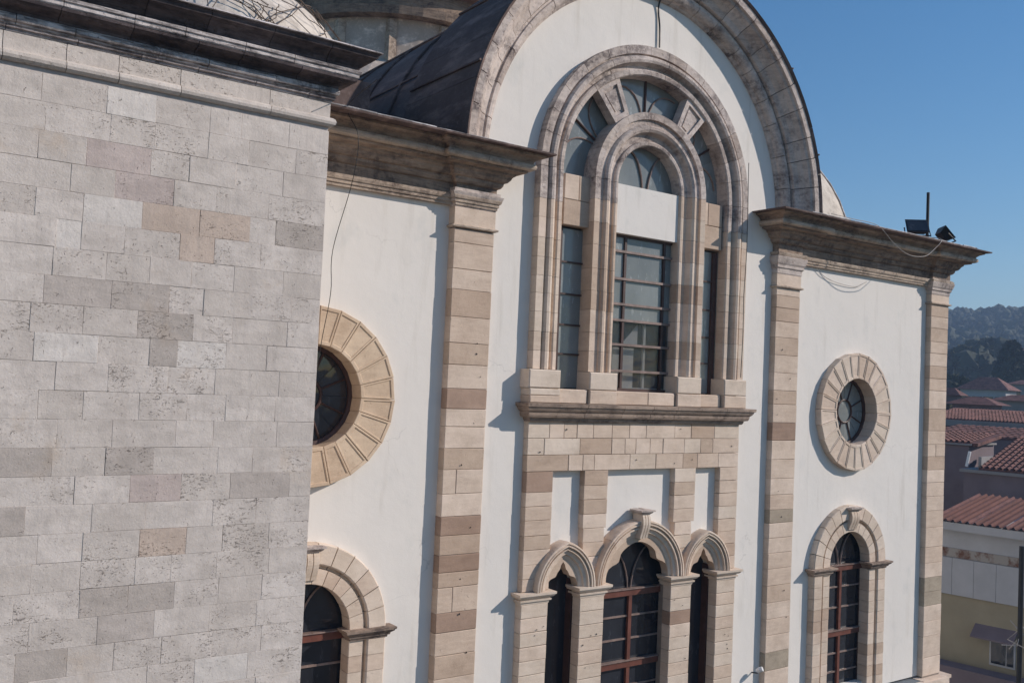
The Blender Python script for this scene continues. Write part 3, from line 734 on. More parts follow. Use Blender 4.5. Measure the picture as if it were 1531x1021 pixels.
# keystone console
def console(cx, zt, w, h, yb, parent, mat, s=1.0):
    b = MB(); n = 9; prof = []
    for i in range(n + 1):
        t = i / n; prof.append((yb - 0.10 * s - 0.07 * s * math.sin(t * math.pi * 1.15 + 0.2) * (1 - 0.35 * t) - 0.02 * s, zt - 0.07 * s - (h - 0.07 * s) * t))
    for k in range(3):     # three fluted strips
        xa = cx - w / 2 + k * w / 3 + 0.006; xb = cx - w / 2 + (k + 1) * w / 3 - 0.006; v = []
        for y, z in prof: v += [(xa, y, z), (xb, y, z), (xb, yb + 0.1, z), (xa, yb + 0.1, z)]
        f = []
        for i in range(n):
            for j in range(4): f.append((i * 4 + j, i * 4 + (j + 1) % 4, i * 4 + 4 + (j + 1) % 4, i * 4 + 4 + j))
        f += [(3, 2, 1, 0), (n * 4, n * 4 + 1, n * 4 + 2, n * 4 + 3)]
        b.add(v, f)
    v = []
    for y, z in prof: v += [(cx - w / 2 + 0.004, y + 0.014, z), (cx + w / 2 - 0.004, y + 0.014, z), (cx + w / 2 - 0.004, yb + 0.1, z), (cx - w / 2 + 0.004, yb + 0.1, z)]
    f = []
    for i in range(n):
        for j in range(4): f.append((i * 4 + j, i * 4 + (j + 1) % 4, i * 4 + 4 + (j + 1) % 4, i * 4 + 4 + j))
    b.add(v, f + [(3, 2, 1, 0), (n * 4, n * 4 + 1, n * 4 + 2, n * 4 + 3)])
    k = b.build('keystone', mat, parent)
    molding('keystone_cap', [(cx - w / 2, yb + 0.1), (cx - w / 2, yb - 0.13 * s), (cx + w / 2, yb - 0.13 * s), (cx + w / 2, yb + 0.1)],
            [(-0.05, zt - 0.085 * s), (0.01 * s, zt - 0.085 * s), (0.05 * s, zt - 0.05 * s), (0.055 * s, zt - 0.035 * s), (0.085 * s, zt - 0.03 * s), (0.085 * s, zt), (-0.05, zt + 0.01)], M['weath'], parent)
console(0.0, -1.535, 0.16, 0.42, -0.13, lw, M['pier'], 0.72)
# piers with moulded caps
for x0, x1 in ((-2.165, -1.70), (-1.13, -0.675), (0.665, 1.115), (1.68, 2.115)):
    z = -2.735; i = 0
    b = MB(); b.box(x0 + 0.012, x1 - 0.012, -0.12, 0.13, -5.1, -2.6); pr = b.build('pier', M['mortar'], lw)
    while z > -5.0:
        h = 0.193 + jit(0.008)
        block('pier_block', x0, x1, z - h, z, -0.135, 0.03, M['ash_brown'] if (x0 > 0.6 and x0 < 1 and i == 2) else (random.choice((M['ash'], M['pier'], M['pier']))), lw, 0.006, 0.003, 0.003)
        z -= h; i += 1
    pth = [(x0, 0.1), (x0, -0.135), (x1, -0.135), (x1, 0.1)]
    molding('impost', pth, [(-0.15, -2.735), (0.004, -2.735), (0.010, -2.70), (0.030, -2.695), (0.034, -2.672), (0.012, -2.668), (0.014, -2.655), (0.045, -2.645), (0.066, -2.625), (0.070, -2.612), (0.082, -2.608), (0.084, -2.575), (-0.15, -2.571)], M['pier'], lw)
# glazing of the lower lights
def lights(cx, hw, zs, r, parent, ct, mull=True, ymid=0.062, bars=(), trans=()):
    b = MB(); b.box(cx - hw - 0.035, cx - hw + 0.035, ymid - 0.03, ymid + 0.03, -4.95, zs); b.build('window_stile', M['frame_d'], parent)
    b = MB(); b.box(cx + hw - 0.09, cx + hw + 0.035, ymid - 0.10, ymid + 0.03, -4.95, zs); fr = b.build('window_stile', M['frame_d'], parent)
    tops = [zs] + list(trans) + [-4.95]
    for k, (za, zb_) in enumerate(zip(tops[:-1], tops[1:])):
        for sg in (-1, 1):
            x0, x1 = (cx - hw, cx) if sg < 0 else (cx, cx + hw)
            zb2 = [za] + [z for z in bars if zb_ < z < za] + [zb_]
            for p_, q_ in zip(zb2[:-1], zb2[1:]):
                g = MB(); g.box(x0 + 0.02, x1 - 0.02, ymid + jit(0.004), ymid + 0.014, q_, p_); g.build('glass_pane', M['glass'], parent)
    for z in [zs] + list(trans):
        g = MB(); g.box(cx - hw + .03, cx + hw - .03, ymid - 0.055, ymid + 0.03, z - 0.055, z + 0.035); g.build('transom', M['frame'], parent)
        g = MB(); g.box(cx - hw + .03, cx + hw - .03, ymid - 0.075, ymid + 0.01, z + 0.037, z + 0.052); g.build('drip_strip', M['bar'], parent)
    for z in bars:
        g = MB(); g.box(cx - hw + .03, cx + hw - .03, ymid - 0.02, ymid + 0.02, z - 0.013, z + 0.013); g.build('glazing_bar', M['bar'], parent)
    if mull:
        g = MB(); g.box(cx - 0.032, cx + 0.032, ymid - 0.045, ymid + 0.035, -4.95, zs - 0.055); g.build('mullion', M['frame'], parent)
    if r:
        pts = arcpts(cx, zs + .03, r, 0, 180, 20)
        plate('glass_pane', pts, [], ymid + 0.02, ymid + 0.026, M['glass'], parent)
        for g_ in (-1, 1):
            bar([(cx + g_ * (0.03 + (r * .62) * (k / 8) ** 1.7), ymid, zs + 0.05 + r * 0.80 * math.sin(k / 8 * math.pi / 2)) for k in range(9)], 0.013, M['bar'], 'glazing_bar', parent)
    return fr
lights(0.065, 0.75, -2.80, 0.84, lw, 0, True, ymid=0.15, bars=(-3.16, -3.50, -4.2, -4.55), trans=(-3.86,))
for cx in (-1.41, 1.40):
    g = MB(); g.box(cx - 0.36, cx + 0.40, 0.17, 0.18, -4.95, -2.1); g.build('glass_pane', M['glass'], lw)
    g = MB(); g.box(cx + 0.26, cx + 0.36, 0.04, 0.165, -4.95, -2.5); g.build('window_stile', M['frame_d'], lw)
    g = MB(); g.box(cx - 0.30, cx - 0.22, 0.10, 0.165, -4.95, -2.6); g.build('window_stile', M['frame_d'], lw)

# ---- round windows
def round_window(cx, rot0, mats):
    b = MB(); n = 40
    pr = [(0.56, 0.21), (0.56, 0.13), (0.60, 0.12), (0.66, 0.12), (0.66, 0.21)]
    v = []; f = []; m = len(pr)
    for k in range(n):
        t = 2 * math.pi * k / n; v += [(cx + r_ * math.cos(t), y, r_ * math.sin(t)) for r_, y in pr]
        for i in range(m): f.append((k * m + i, k * m + (i + 1) % m, ((k + 1) % n) * m + (i + 1) % m, ((k + 1) % n) * m + i))
    rw = mk('round_window', v, f, M['frame_d'], church)
    N = 24; w_ = 360 / N
    for k in range(N):
        a0 = rot0 + k * w_ + 0.18; a1 = rot0 + (k + 1) * w_ - 0.18
        A0, A1 = R(a0), R(a1); ro = 1.07 / 1.0 + jit(0.006); ri = 0.607 + jit(0.004); yf = -0.12 + jit(0.004)
        def pt(r_, a, y): return (cx + r_ * math.cos(a), y, r_ * math.sin(a))
        mt = 0.022
        def inset(dr, da):
            return [(ri + dr, A0 + da / ri), (ro - dr, A0 + da / ro), (ro - dr, A1 - da / ro), (ri + dr, A1 - da / ri)]
        c0 = [(ri, A0), (ro, A0), (ro, A1), (ri, A1)]
        c0r = [(ro * 1.0, A0)]
        v = [pt(r_, a, 0.30 if r_ < 0.8 else 0.02) for r_, a in c0] + [pt(r_, a, yf + 0.006) for r_, a in c0] + [pt(r_, a, yf) for r_, a in inset(0.006, 0.006)] + \
            [pt(r_, a, yf) for r_, a in inset(0.042, 0.020)] + [pt(r_, a, yf + 0.011) for r_, a in inset(0.050, 0.026)]
        f = []
        for q_ in range(4):
            for i in range(4): j = (i + 1) % 4; f.append((q_ * 4 + j, q_ * 4 + i, q_ * 4 + 4 + i, q_ * 4 + 4 + j))
        f.append((19, 18, 17, 16)); f.append((0, 1, 2, 3))
        mk('voussoir', v, f, mats(), rw)
    for k in range(8):
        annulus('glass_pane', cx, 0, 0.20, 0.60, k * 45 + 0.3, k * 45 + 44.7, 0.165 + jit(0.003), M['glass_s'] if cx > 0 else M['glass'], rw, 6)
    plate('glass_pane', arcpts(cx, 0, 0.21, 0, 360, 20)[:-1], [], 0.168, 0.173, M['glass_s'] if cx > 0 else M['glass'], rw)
    b = MB(); b.tube([(cx + 0.21 * math.cos(R(a)), 0.155, 0.21 * math.sin(R(a))) for a in range(0, 361, 15)], 0.018, 6); b.build('tracery_ring', M['frame_d'], rw)
    for k in range(8):
        a = R(22.5 + 45 * k)
        b = MB(); b.tube([(cx + 0.21 * math.cos(a), 0.155, 0.21 * math.sin(a)), (cx + 0.59 * math.cos(a), 0.155, 0.59 * math.sin(a))], 0.014, 6); b.build('glazing_bar', M['frame_d'], rw)
round_window(5.30, -1.5, lambda: random.choice((M['pier'], M['ash'], M['ash'])))
round_window(-5.30, -1.0, lambda: M['ocu'])

# ---- tall arched windows of the side bays
def side_window(cx, zs, tonef):
    b = MB(); b.box(cx - 1.0, cx - 0.7, 0.05, 0.2, -5.0, zs - 0.2); b.box(cx + 0.7, cx + 1.0, 0.05, 0.2, -5.0, zs - 0.2)
    p = b.build('arched_window', M['mortar'], church)
    Pi = [(0.59, 0.10), (0.59, -0.085), (0.598, -0.095), (0.775, -0.095), (0.778, -0.04), (0.778, 0.10)]
    Po = [(0.782, 0.06), (0.782, -0.04), (0.818, -0.04), (0.822, -0.105), (0.84, -0.12), (1.055, -0.12), (1.07, -0.105), (1.075, 0.06)]
    N = 13
    for k in range(N):
        a0, a1 = 180 * k / N + 0.35, 180 * (k + 1) / N - 0.35
        dy = jit(0.003)
        arc_piece('voussoir', cx, zs, [(r_, y + dy) for r_, y in Pi], a0, a1, tonef(), p, 2)
        arc_piece('voussoir', cx, zs, [(r_, y + dy) for r_, y in Po], a0, a1, tonef(), p, 2)
    for sg in (-1, 1):
        z = zs - 0.13
        while z > -5.0:
            h = 0.195 + jit(0.006); dy = jit(0.003); tn = M['ash_mid'] if random.random() < 0.15 else tonef()
            jamb_piece('jamb_stone', cx, [(r_, y + dy) for r_, y in Pi], sg, z - h + 0.003, z - 0.003, tn, p)
            jamb_piece('jamb_stone', cx, [(r_, y + dy) for r_, y in Po], sg, z - h + 0.003, z - 0.003, tn, p); z -= h
        x0, x1 = (cx + sg * 1.085, cx + sg * 0.60)
        xa, xb = min(x0, x1), max(x0, x1)
        molding('impost', [(xa, 0.06), (xa, -0.115), (xb, -0.115), (xb, 0.06)], [(-0.1, zs - 0.128), (0.005, zs - 0.128), (0.01, zs - 0.10), (0.03, zs - 0.095), (0.035, zs - 0.07), (0.07, zs - 0.045), (0.075, zs - 0.03), (0.09, zs - 0.025), (0.092, zs + 0.003), (-0.1, zs + 0.006)], M['ledge'], p)
    console(cx, zs + 1.04, 0.24, 0.40, -0.05, p, M['pier'], 0.8)
    lights(cx, 0.70, zs - 0.08, 0.74, p, 0, True, ymid=0.14, bars=(zs - 0.43, zs - 0.80, zs - 1.62, zs - 1.95), trans=(zs - 1.25,))
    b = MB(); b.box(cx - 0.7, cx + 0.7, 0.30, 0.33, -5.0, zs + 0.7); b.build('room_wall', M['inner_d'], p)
side_window(5.25, -2.76, lambda: random.choice((M['pier'], M['pier'], M['ash'])))
side_window(-5.27, -2.78, lambda: random.choice((M['pier'], M['pier'], M['ash'])))

# ---- travertine wing in front of the left bay
random.seed(21)
YW = -1.60
b = MB(); b.box(-14.0, -5.952, YW + 0.012, -0.2, -10, 2.76)
wing = b.build('wing_wall', M['mortar_g'], church)
special = {  # row bottom index k (z = 0.27 + 0.245 k): (x0, x1, tone)
    7: [(-8.20, -7.66, 'tr_pink')], 6: [(-7.95, -7.44, 'tr_pink')], 5: [(-8.20, -7.705, 'tr_white'), (-7.705, -7.19, 'tr_tan'), (-7.19, -6.71, 'tr_tan'), (-6.45, -5.944, 'tr_grey')],
    4: [(-7.36, -7.04, 'tr_tan'), (-8.4, -8.2, 'tr_white')], 2: [(-8.47, -7.925, 'tr_grey'), (-7.925, -7.425, 'tr_grey')], 1: [(-7.69, -7.195, 'tr_grey')], 0: [(-7.57, -7.325, 'tr_grey'), (-7.325, -6.87, 'tr_white')],
    -4: [(-8.9, -8.32, 'tr_grey'), (-7.89, -7.48, 'tr_grey')], -5: [(-7.67, -7.22, 'tr_pink'), (-6.76, -6.17, 'tr_grey')], -6: [(-8.95, -8.5, 'tr_grey')], -7: [(-7.56, -7.145, 'tr_tan')],
    -9: [(-8.03, -7.63, 'tr_grey'), (-7.63, -7.225, 'tr_grey')], -10: [(-7.87, -7.39, 'tr_grey')], -11: [(-8.5, -8.1, 'tr_grey')]}
for k in range(-13, 10):
    z0 = 0.27 + 0.245 * k; z1 = z0 + 0.245
    sp = sorted(special.get(k, []), key=lambda t: -t[0])
    segs = []; x = -5.944; lim = -9.35
    todo = [(s_[1], s_[0], s_[2]) for s_ in sp]      # right edge, left edge, tone
    for rgt, lft, tn in todo + [(lim, lim, None)]:
        L_ = x - rgt
        if L_ > 0.04:
            n = max(1, round(L_ / random.uniform(0.40, 0.52))); cuts = [x - L_ * (i + (jit(0.22) if 0 < i < n else 0)) / n for i in range(n + 1)]
            for a, c in zip(cuts[:-1], cuts[1:]): segs.append((c, a, None))
        if tn: segs.append((lft, rgt, tn)); x = lft
    for a, c, tn in segs:
        q_ = random.random()
        m_ = M[tn] if tn else (M['tr'] if q_ < 0.93 else M['tr_white'] if q_ < 0.97 else M['tr_grey'])
        block('travertine_block', a, c, z0, z1, YW, YW + 0.1, m_, wing, 0.0022, 0.0005, 0.0026)
# side return of the wing toward the facade
for k in range(-13, 10):
    z0 = 0.27 + 0.245 * k
    o = MB(); o.box(-5.955, -5.9445 + jit(0.002), YW + 0.10, -0.02, z0 + 0.002, z0 + 0.243)
    o.build('return_block', M['tr'], wing)
wpath = [(-14.0, YW), (-5.944, YW), (-5.944, -0.2)]
wbr = lambda step, ph: [x for x in [(-9.6 + ph + i * step + jit(0.1)) for i in range(8)] if x < -6.05]
b = MB(); b.box(-14, -5.96, YW + 0.02, 0.5, 2.8, 3.45); wc = b.build('wing_cornice', M['mortar_g'], church)
molding('string_stone', wpath, [(-0.1, 2.762), (0.004, 2.762), (0.02, 2.765), (0.045, 2.785), (0.052, 2.81), (0.045, 2.838), (0.02, 2.856), (0.003, 2.858), (-0.1, 2.858)], M['tr'], wc, [-8.9, -8.41, -7.98, -7.44, -6.58])
molding('frieze_stone', wpath, [(-0.1, 2.860), (0.0, 2.860), (0.0, 3.012), (-0.1, 3.012)], M['tr'], wc, [-8.9, -8.41, -7.98, -7.44, -6.58])
molding('bed_stone', wpath, [(-0.1, 3.014), (0.008, 3.014), (0.012, 3.035), (0.030, 3.038), (0.034, 3.060), (0.045, 3.062), (-0.1, 3.064)], M['wshelf'], wc, wbr(0.55, 0.2))
molding('bed_stone', wpath, [(-0.1, 3.066), (0.028, 3.066), (0.032, 3.082), (0.058, 3.088), (0.066, 3.10), (0.066, 3.135), (0.05, 3.15), (-0.1, 3.15)], M['wfil'], wc, wbr(0.55, 0.2))
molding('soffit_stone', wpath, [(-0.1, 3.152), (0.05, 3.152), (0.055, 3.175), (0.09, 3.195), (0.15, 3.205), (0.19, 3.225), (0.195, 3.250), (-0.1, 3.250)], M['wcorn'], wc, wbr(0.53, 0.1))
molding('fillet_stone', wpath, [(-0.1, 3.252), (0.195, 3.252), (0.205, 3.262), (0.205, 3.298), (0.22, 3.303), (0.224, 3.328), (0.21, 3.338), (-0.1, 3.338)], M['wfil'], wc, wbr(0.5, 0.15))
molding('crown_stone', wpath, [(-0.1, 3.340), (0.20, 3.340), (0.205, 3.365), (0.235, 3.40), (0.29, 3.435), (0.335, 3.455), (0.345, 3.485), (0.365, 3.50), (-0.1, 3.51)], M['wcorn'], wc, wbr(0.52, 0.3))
molding('cornice_capping', wpath, [(-0.6, 3.512), (0.36, 3.503), (0.375, 3.507), (0.36, 3.522), (0.1, 3.56), (-0.6, 3.62)], M['wfil'], wc, wbr(0.7, 0.3), jy=0.008)
# attic block and bright dome of the wing, drum and turret dome behind
def revolve(name, cx, cy, prof, mat, n=40, a0=0, a1=360, parent=church, smooth=True):
    v = []; f = []; m = len(prof)
    full = abs(a1 - a0) >= 359.9
    for k in range(n + (0 if full else 1)):
        t = R(a0 + (a1 - a0) * k / n)
        v += [(cx + r_ * math.cos(t), cy + r_ * math.sin(t), z) for r_, z in prof]
    for k in range(n):
        k2 = (k + 1) % n if full else k + 1
        for i in range(m - 1): f.append((k * m + i, k2 * m + i, k2 * m + i + 1, k * m + i + 1))
    return mk(name, v, f, mat, parent, smooth=smooth)
def dome(cx, cy, z0, r, mat, seams=16):
    if seams == 0: return revolve('dome', cx, cy, [(r * math.cos(R(a)), z0 + r * math.sin(R(a))) for a in range(0, 91, 6)], mat, 48)
    d = None
    d = revolve('dome', cx, cy, [(r * math.cos(R(a)), z0 + r * math.sin(R(a))) for a in range(0, 91, 6)], mat, 48)
    for k in range(seams):
        t = 2 * math.pi * k / seams
        b = MB(); b.tube([(cx + (r + .012) * math.cos(R(a)) * math.cos(t), cy + (r + .012) * math.cos(R(a)) * math.sin(t), z0 + (r + .012) * math.sin(R(a))) for a in range(0, 88, 8)], 0.025, 5)
        b.build('dome_rib', M['lead_l'], d)
    return d
dome(6.9, 5.0, 3.3, 3.15, M['dome'])
dome(-5.75, 3.0, 3.65, 2.2, M['dome'], 0)
b = MB(); b.box(-6.3, -4.45, 0.55, 0.75, 3.3, 4.05); b.box(-4.6, -4.45, 0.75, 3.0, 3.3, 4.05); b.build('lead_upstand', M['lead'], church)
b = MB(); b.box(-12.0, -8.0, -0.6, 0.4, 3.4, 4.55); b.build('attic_block', M['weath'], church)
DX, DY = 2.4, 13.0
revolve('drum', DX, DY, [(3.35, 5.8), (3.35, 8.0), (3.4, 9.06)], M['lead_l'], 40, smooth=False)
revolve('drum_skirt', DX, DY, [(6.4, 5.2), (5.0, 6.9), (3.36, 8.05)], M['lead_l'], 20, smooth=False)
revolve('drum_eave', DX, DY, [(3.3, 9.05), (3.72, 9.05), (3.76, 9.25), (3.55, 9.32), (3.55, 9.75)], M['corn'], 40, smooth=False)
revolve('drum_band', DX, DY, [(3.50, 9.75), (3.85, 9.76), (3.9, 9.95), (3.7, 10.05), (3.6, 10.6)], M['brick'], 40, smooth=False)
revolve('drum_dome', DX, DY, [(3.9, 10.5), (3.95, 10.7), (3.6, 12.0), (2.4, 13.6), (0.0, 14.5)], M['lead'], 32)
for k in range(8):
    t = R(196 + k * 22); x, y = DX + 3.38 * math.cos(t), DY + 3.38 * math.sin(t)
    b = MB(); b.box(x - 0.10, x + 0.10, y - 0.14, y + 0.1, 7.95, 8.98); b.build('drum_buttress', M['corn_l'], church)
# standing seams over the skirt
for k in range(14):
    t = R(170 + k * 12)
    b = MB(); b.tube([(DX + r_ * math.cos(t), DY + r_ * math.sin(t), z + 0.02) for r_, z in ((6.4, 5.2), (5.0, 6.9), (3.36, 8.05))], 0.03, 5); b.build('skirt_seam', M['lead'], church)

rh = random.Random(77)
def hole(x, y, z, rad):
    v = []; f = []
    for k in range(8):
        a = k * math.pi / 4; q = rh.uniform(.75, 1.2); v += [(x + rad * q * math.cos(a), y, z + rad * q * math.sin(a))]
    for k in range(8):
        a = k * math.pi / 4; v += [(x + rad * .5 * math.cos(a), y + 0.004, z + rad * .5 * math.sin(a))]
    f = [(k, (k + 1) % 8, 8 + (k + 1) % 8, 8 + k) for k in range(8)] + [tuple(range(8, 16))]
    mk('fixing_hole', v, f, M['iron'], church)
for k in range(9): hole(rh.uniform(-3.40, -2.95), -0.1385, rh.uniform(-3.4, 2.0), rh.uniform(.007, .014))
for k in range(8): hole(rh.uniform(3.02, 3.48), -0.1185, rh.uniform(-4.0, 1.8), rh.uniform(.007, .014))
for x0, x1 in ((-2.14, -1.72), (-1.10, -0.70), (0.70, 1.09), (1.71, 2.08)):
    for k in range(4): hole(rh.uniform(x0 + .04, x1 - .04), -0.1435, rh.uniform(-4.2, -2.85), rh.uniform(.007, .013))
for k in range(7): hole(rh.uniform(-2.0, 2.0), -0.1135, rh.uniform(-0.88, -0.32), rh.uniform(.007, .014))

# ------------------------------------------------------------------ loose things on the church
def wire(name, pts, r, mat, label, cat='cable', group=None, sub=6):
    out = []
    P_ = [Vector(p) for p in pts]; P_ = [P_[0] * 2 - P_[1]] + P_ + [P_[-1] * 2 - P_[-2]]
    for i in range(1, len(P_) - 2):
        for k in range(sub):
            t = k / sub; a, b_, c, d = P_[i - 1:i + 3]
            out.append(0.5 * ((2 * b_) + (c - a) * t + (2 * a - 5 * b_ + 4 * c - d) * t * t + (3 * b_ - a - 3 * c + d) * t ** 3))
    out.append(P_[-2])
    b = MB(); b.tube(out, r, 5); o = b.build(name, mat); return tag(o, label, cat, group)
wire('hanging_wire', [(-5.62, -1.96, 3.24), (-5.30, -0.62, 3.31), (-5.16, -0.64, 3.0), (-5.18, -0.60, 2.5), (-5.29, -0.40, 1.7), (-5.28, -0.38, 1.2), (-5.36, -0.36, 0.58), (-5.45, -0.34, -0.35), (-5.5, -0.3, -1.3), (-5.56, -0.3, -2.4)], 0.0045, M['cable'],
     'thin black wire hanging down the left bay in front of the round window')
wire('slack_cable', [(3.6, -0.67, 3.33), (4.2, -0.68, 3.32), (4.93, -0.68, 3.30), (5.4, -0.70, 3.04), (5.85, -0.71, 2.89), (6.36, -0.71, 2.92), (6.68, -0.70, 3.08), (6.98, -0.68, 3.31), (7.2, -0.3, 3.42)], 0.0065, M['cable_w'],
     'pale slack cable drooping in a loop below the right roof edge')
wire('cable_shadow_wire', [(4.05, -0.13, 2.60), (4.12, -0.05, 2.52), (4.32, -0.03, 2.39), (4.7, -0.03, 2.31), (5.25, -0.03, 2.29), (5.58, -0.04, 2.41)], 0.005, M['cable_w'],
     'added wire tracing the slack cable shadow on the white wall under the right cornice')  # wire added in the shape of the slack cable's cast shadow
wire('black_conduit', [(2.03, -0.20, 4.0), (2.05, -0.20, 3.02), (2.05, -0.20, 2.48), (2.02, -0.20, 1.82), (2.03, -0.20, 1.2), (2.01, -0.20, 0.50)], 0.006, M['cable'],
     'thin black conduit running down the right jamb of the great window')
wire('lightning_conductor', [(0.05, -0.40, 6.55), (0.05, -0.14, 6.3), (0.05, -0.03, 6.1), (0.09, -0.03, 5.8), (0.10, -0.03, 5.48)], 0.014, M['cable'],
     'dark conductor dropping from the great arch crown to the window arch', 'conductor')
# floodlights on a pole at the right roof edge
pole = MB(); pole.tube([(7.12, -0.30, 3.29), (7.12, -0.30, 4.28)], 0.030, 8); pole.box(7.04, 7.20, -0.38, -0.22, 3.29, 3.31)
tag(pole.build('antenna_pole', M['iron']), 'short dark upright pole standing between the two floodlights on the roof', 'pole')
def flood(x, y, z, yaw, pitch, label, S=1.1):
    e = empty('floodlight', (x, y, 3.29 + ZO), label, 'floodlight', 'floodlights on the right roof')
    cy, sy = math.cos(R(yaw)), math.sin(R(yaw)); cp, sp = math.cos(R(pitch)), math.sin(R(pitch))
    def tr(p):
        X, Y, Z = (q_ * S for q_ in p); Y, Z = Y * cp - Z * sp, Y * sp + Z * cp; X, Y = X * cy - Y * sy, X * sy + Y * cy
        return (x + X, y + Y, z + Z)
    v = [(-0.19, 0, -0.14), (0.19, 0, -0.14), (0.19, 0, 0.14), (-0.19, 0, 0.14), (-0.13, 0.13, -0.08), (0.13, 0.13, -0.08), (0.13, 0.13, 0.09), (-0.13, 0.13, 0.09)]
    f = [(0, 1, 2, 3), (7, 6, 5, 4), (0, 4, 5, 1), (1, 5, 6, 2), (2, 6, 7, 3), (3, 7, 4, 0)]
    mk('housing', [tr(p) for p in v], f, M['iron'], e)
    g = [(-0.165, -0.006, -0.115), (0.165, -0.006, -0.115), (0.165, -0.006, 0.115), (-0.165, -0.006, 0.115), (-0.165, 0.002, -0.115), (0.165, 0.002, -0.115), (0.165, 0.002, 0.115), (-0.165, 0.002, 0.115)]
    mk('front_glass', [tr(p) for p in g], f, M['glass'], e)
    b = MB(); b.tube([tr((-0.20, 0.06, 0)), tr((-0.21, 0.05, -0.18)), tr((0.21, 0.05, -0.18)), tr((0.20, 0.06, 0))], 0.014, 5)
    b.tube([tr((0, 0.05, -0.18)), (x, y, 3.29)], 0.016, 5); b.build('yoke', M['iron'], e)
flood(6.58, -0.42, 3.55, -42, -32, 'dark floodlight left of the roof pole, tilted down along the facade')
flood(7.60, -0.42, 3.54, 50, -40, 'dark floodlight right of the roof pole, tipped toward the street')
lp = empty('wall_spotlight', (2.76, -0.02, -4.35 + ZO), 'tiny white spotlight on an arm at the foot of the plaster wall', 'spotlight')
b = MB(); b.tube([(2.76, 0.0, -4.35), (2.76, -0.12, -4.33)], 0.012, 6); b.build('arm', M['iron'], lp)
b = MB(); b.tube([(2.76, -0.10, -4.30), (2.78, -0.15, -4.27), (2.80, -0.19, -4.25)], [0.03, 0.045, 0.04], 10); b.build('lamp_head', M['white'], lp)
# dry vines tangled over the bright dome
random.seed(8)
b = MB()
for k in range(44):
    th = R(random.uniform(225, 318)); el = R(random.uniform(6, 50)); pts = []
    dth = R(jit(7)); de = R(random.uniform(-6, 6))
    for i in range(10):
        pts.append((-5.75 + 2.25 * math.cos(el) * math.cos(th), 3.0 + 2.25 * math.cos(el) * math.sin(th), 3.65 + 2.27 * math.sin(el) + abs(jit(0.05))))
        th += dth; el += de; dth += R(jit(2.2)); de += R(jit(2.5))
    b.tube(pts, 0.0065, 4)
tag(b.build('dry_vine', M['twig']), 'bare tangled vine stems climbing the pale dome above the wing cornice', 'vine')

# ------------------------------------------------------------------ ground, hill, town
def at(px, py, d, az=None):
    """point seen at photograph pixel px,py on the upright plane d metres away facing the church"""
    ray = FW * F_PX + RT * (px - PW / 2) - UP * (py - PH / 2)
    nrm = Vector((0.989, 0.148, 0)); q0 = CAM + Vector((0.883, 0.469, 0)) * d
    t = (q0 - CAM).dot(nrm) / ray.dot(nrm); p = CAM + ray * t
    return Vector((p.x, p.y, p.z + ZO))
M['ground'] = plain('packed_earth_ground', (0.13, 0.115, 0.095), 0.95, 0.5, scale=0.15)
M['hillm'] = plain('scrub_hillside', (0.055, 0.07, 0.04), 0.95, 0.5, scale=0.03)
M['tile'] = stone('clay_roof_tile', (0.15, 0.068, 0.06), (0.24, 0.12, 0.105), (0.05, 0.03, 0.03), 0.8, 0.3)
M['tile2'] = stone('orange_roof_sheet', (0.135, 0.058, 0.048), (0.18, 0.080, 0.062), (0.09, 0.045, 0.035), 0.6, 0.3)
M['w_yel'] = plain('ochre_house_paint', (0.33, 0.285, 0.20), 0.9, 0.15, scale=1.5)
M['w_wht'] = plain('white_house_paint', (0.44, 0.44, 0.455), 0.8, 0.15, scale=1.5)
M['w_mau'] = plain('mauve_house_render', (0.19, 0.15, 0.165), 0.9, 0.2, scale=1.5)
M['w_gry'] = plain('grey_house_render', (0.28, 0.265, 0.26), 0.9, 0.2, scale=1.5)
def rust_band():
    b = NB('rust_stained_render')
    f_ = b.ramp(b.noise(2.6, 5, 0.6, stretch=(1, 1, 0.7)), [(0.46, 0.0), (0.56, 1.0)])
    f2 = b.ramp(b.noise(9, 5, 0.7), [(0.35, 0.4), (0.6, 1.0)])
    c = b.mix(b.math('MULTIPLY', f_, f2), (0.34, 0.31, 0.28), (0.15, 0.07, 0.045))
    return b.out(c, 0.9)
M['rust'] = rust_band()
M['leaf'] = plain('dark_foliage', (0.060, 0.068, 0.040), 0.9, 0.65, scale=0.12)
M['bark'] = plain('bark', (0.09, 0.07, 0.055), 0.95, 0.4)
M['haze_t'] = None
gm = MB(); gm.add([(-4000, -4000, 0), (4000, -4000, 0), (4000, 4000, 0), (-4000, 4000, 0)], [(0, 1, 2, 3)])
gm.build('ground', M['ground'], zo=False, kind='structure')
def hill_h(x, y):
    d = math.hypot(x, y); az = math.atan2(y, x)
    s_ = max(0.0, min(1.0, (d - 60) / 500)); s_ = s_ * s_ * (3 - 2 * s_)
    n = noise.noise(Vector((x * 0.004, y * 0.004, 0.3))) * 0.30 + noise.noise(Vector((x * 0.012, y * 0.012, 3.3))) * 0.10
    return s_ * (44 * (1 + n) + 24 * (0.5 - az)) * (1.0 if d < 900 else max(0, 1 - (d - 900) / 900))
v = []; f = []; NA, ND = 90, 60
for i in range(NA + 1):
    az = R(-35 + 110 * i / NA)
    for j in range(ND + 1):
        d = 58 * (1600 / 58) ** (j / ND); x, y = d * math.cos(az), d * math.sin(az); v.append((x, y, hill_h(x, y) + (0.05 if j else -0.5)))
for i in range(NA):
    for j in range(ND): a = i * (ND + 1) + j; f.append((a, a + ND + 1, a + ND + 2, a + 1))
mk('hillside', v, [q[::-1] for q in f], M['hillm'], zo=False, kind='structure', smooth=True)

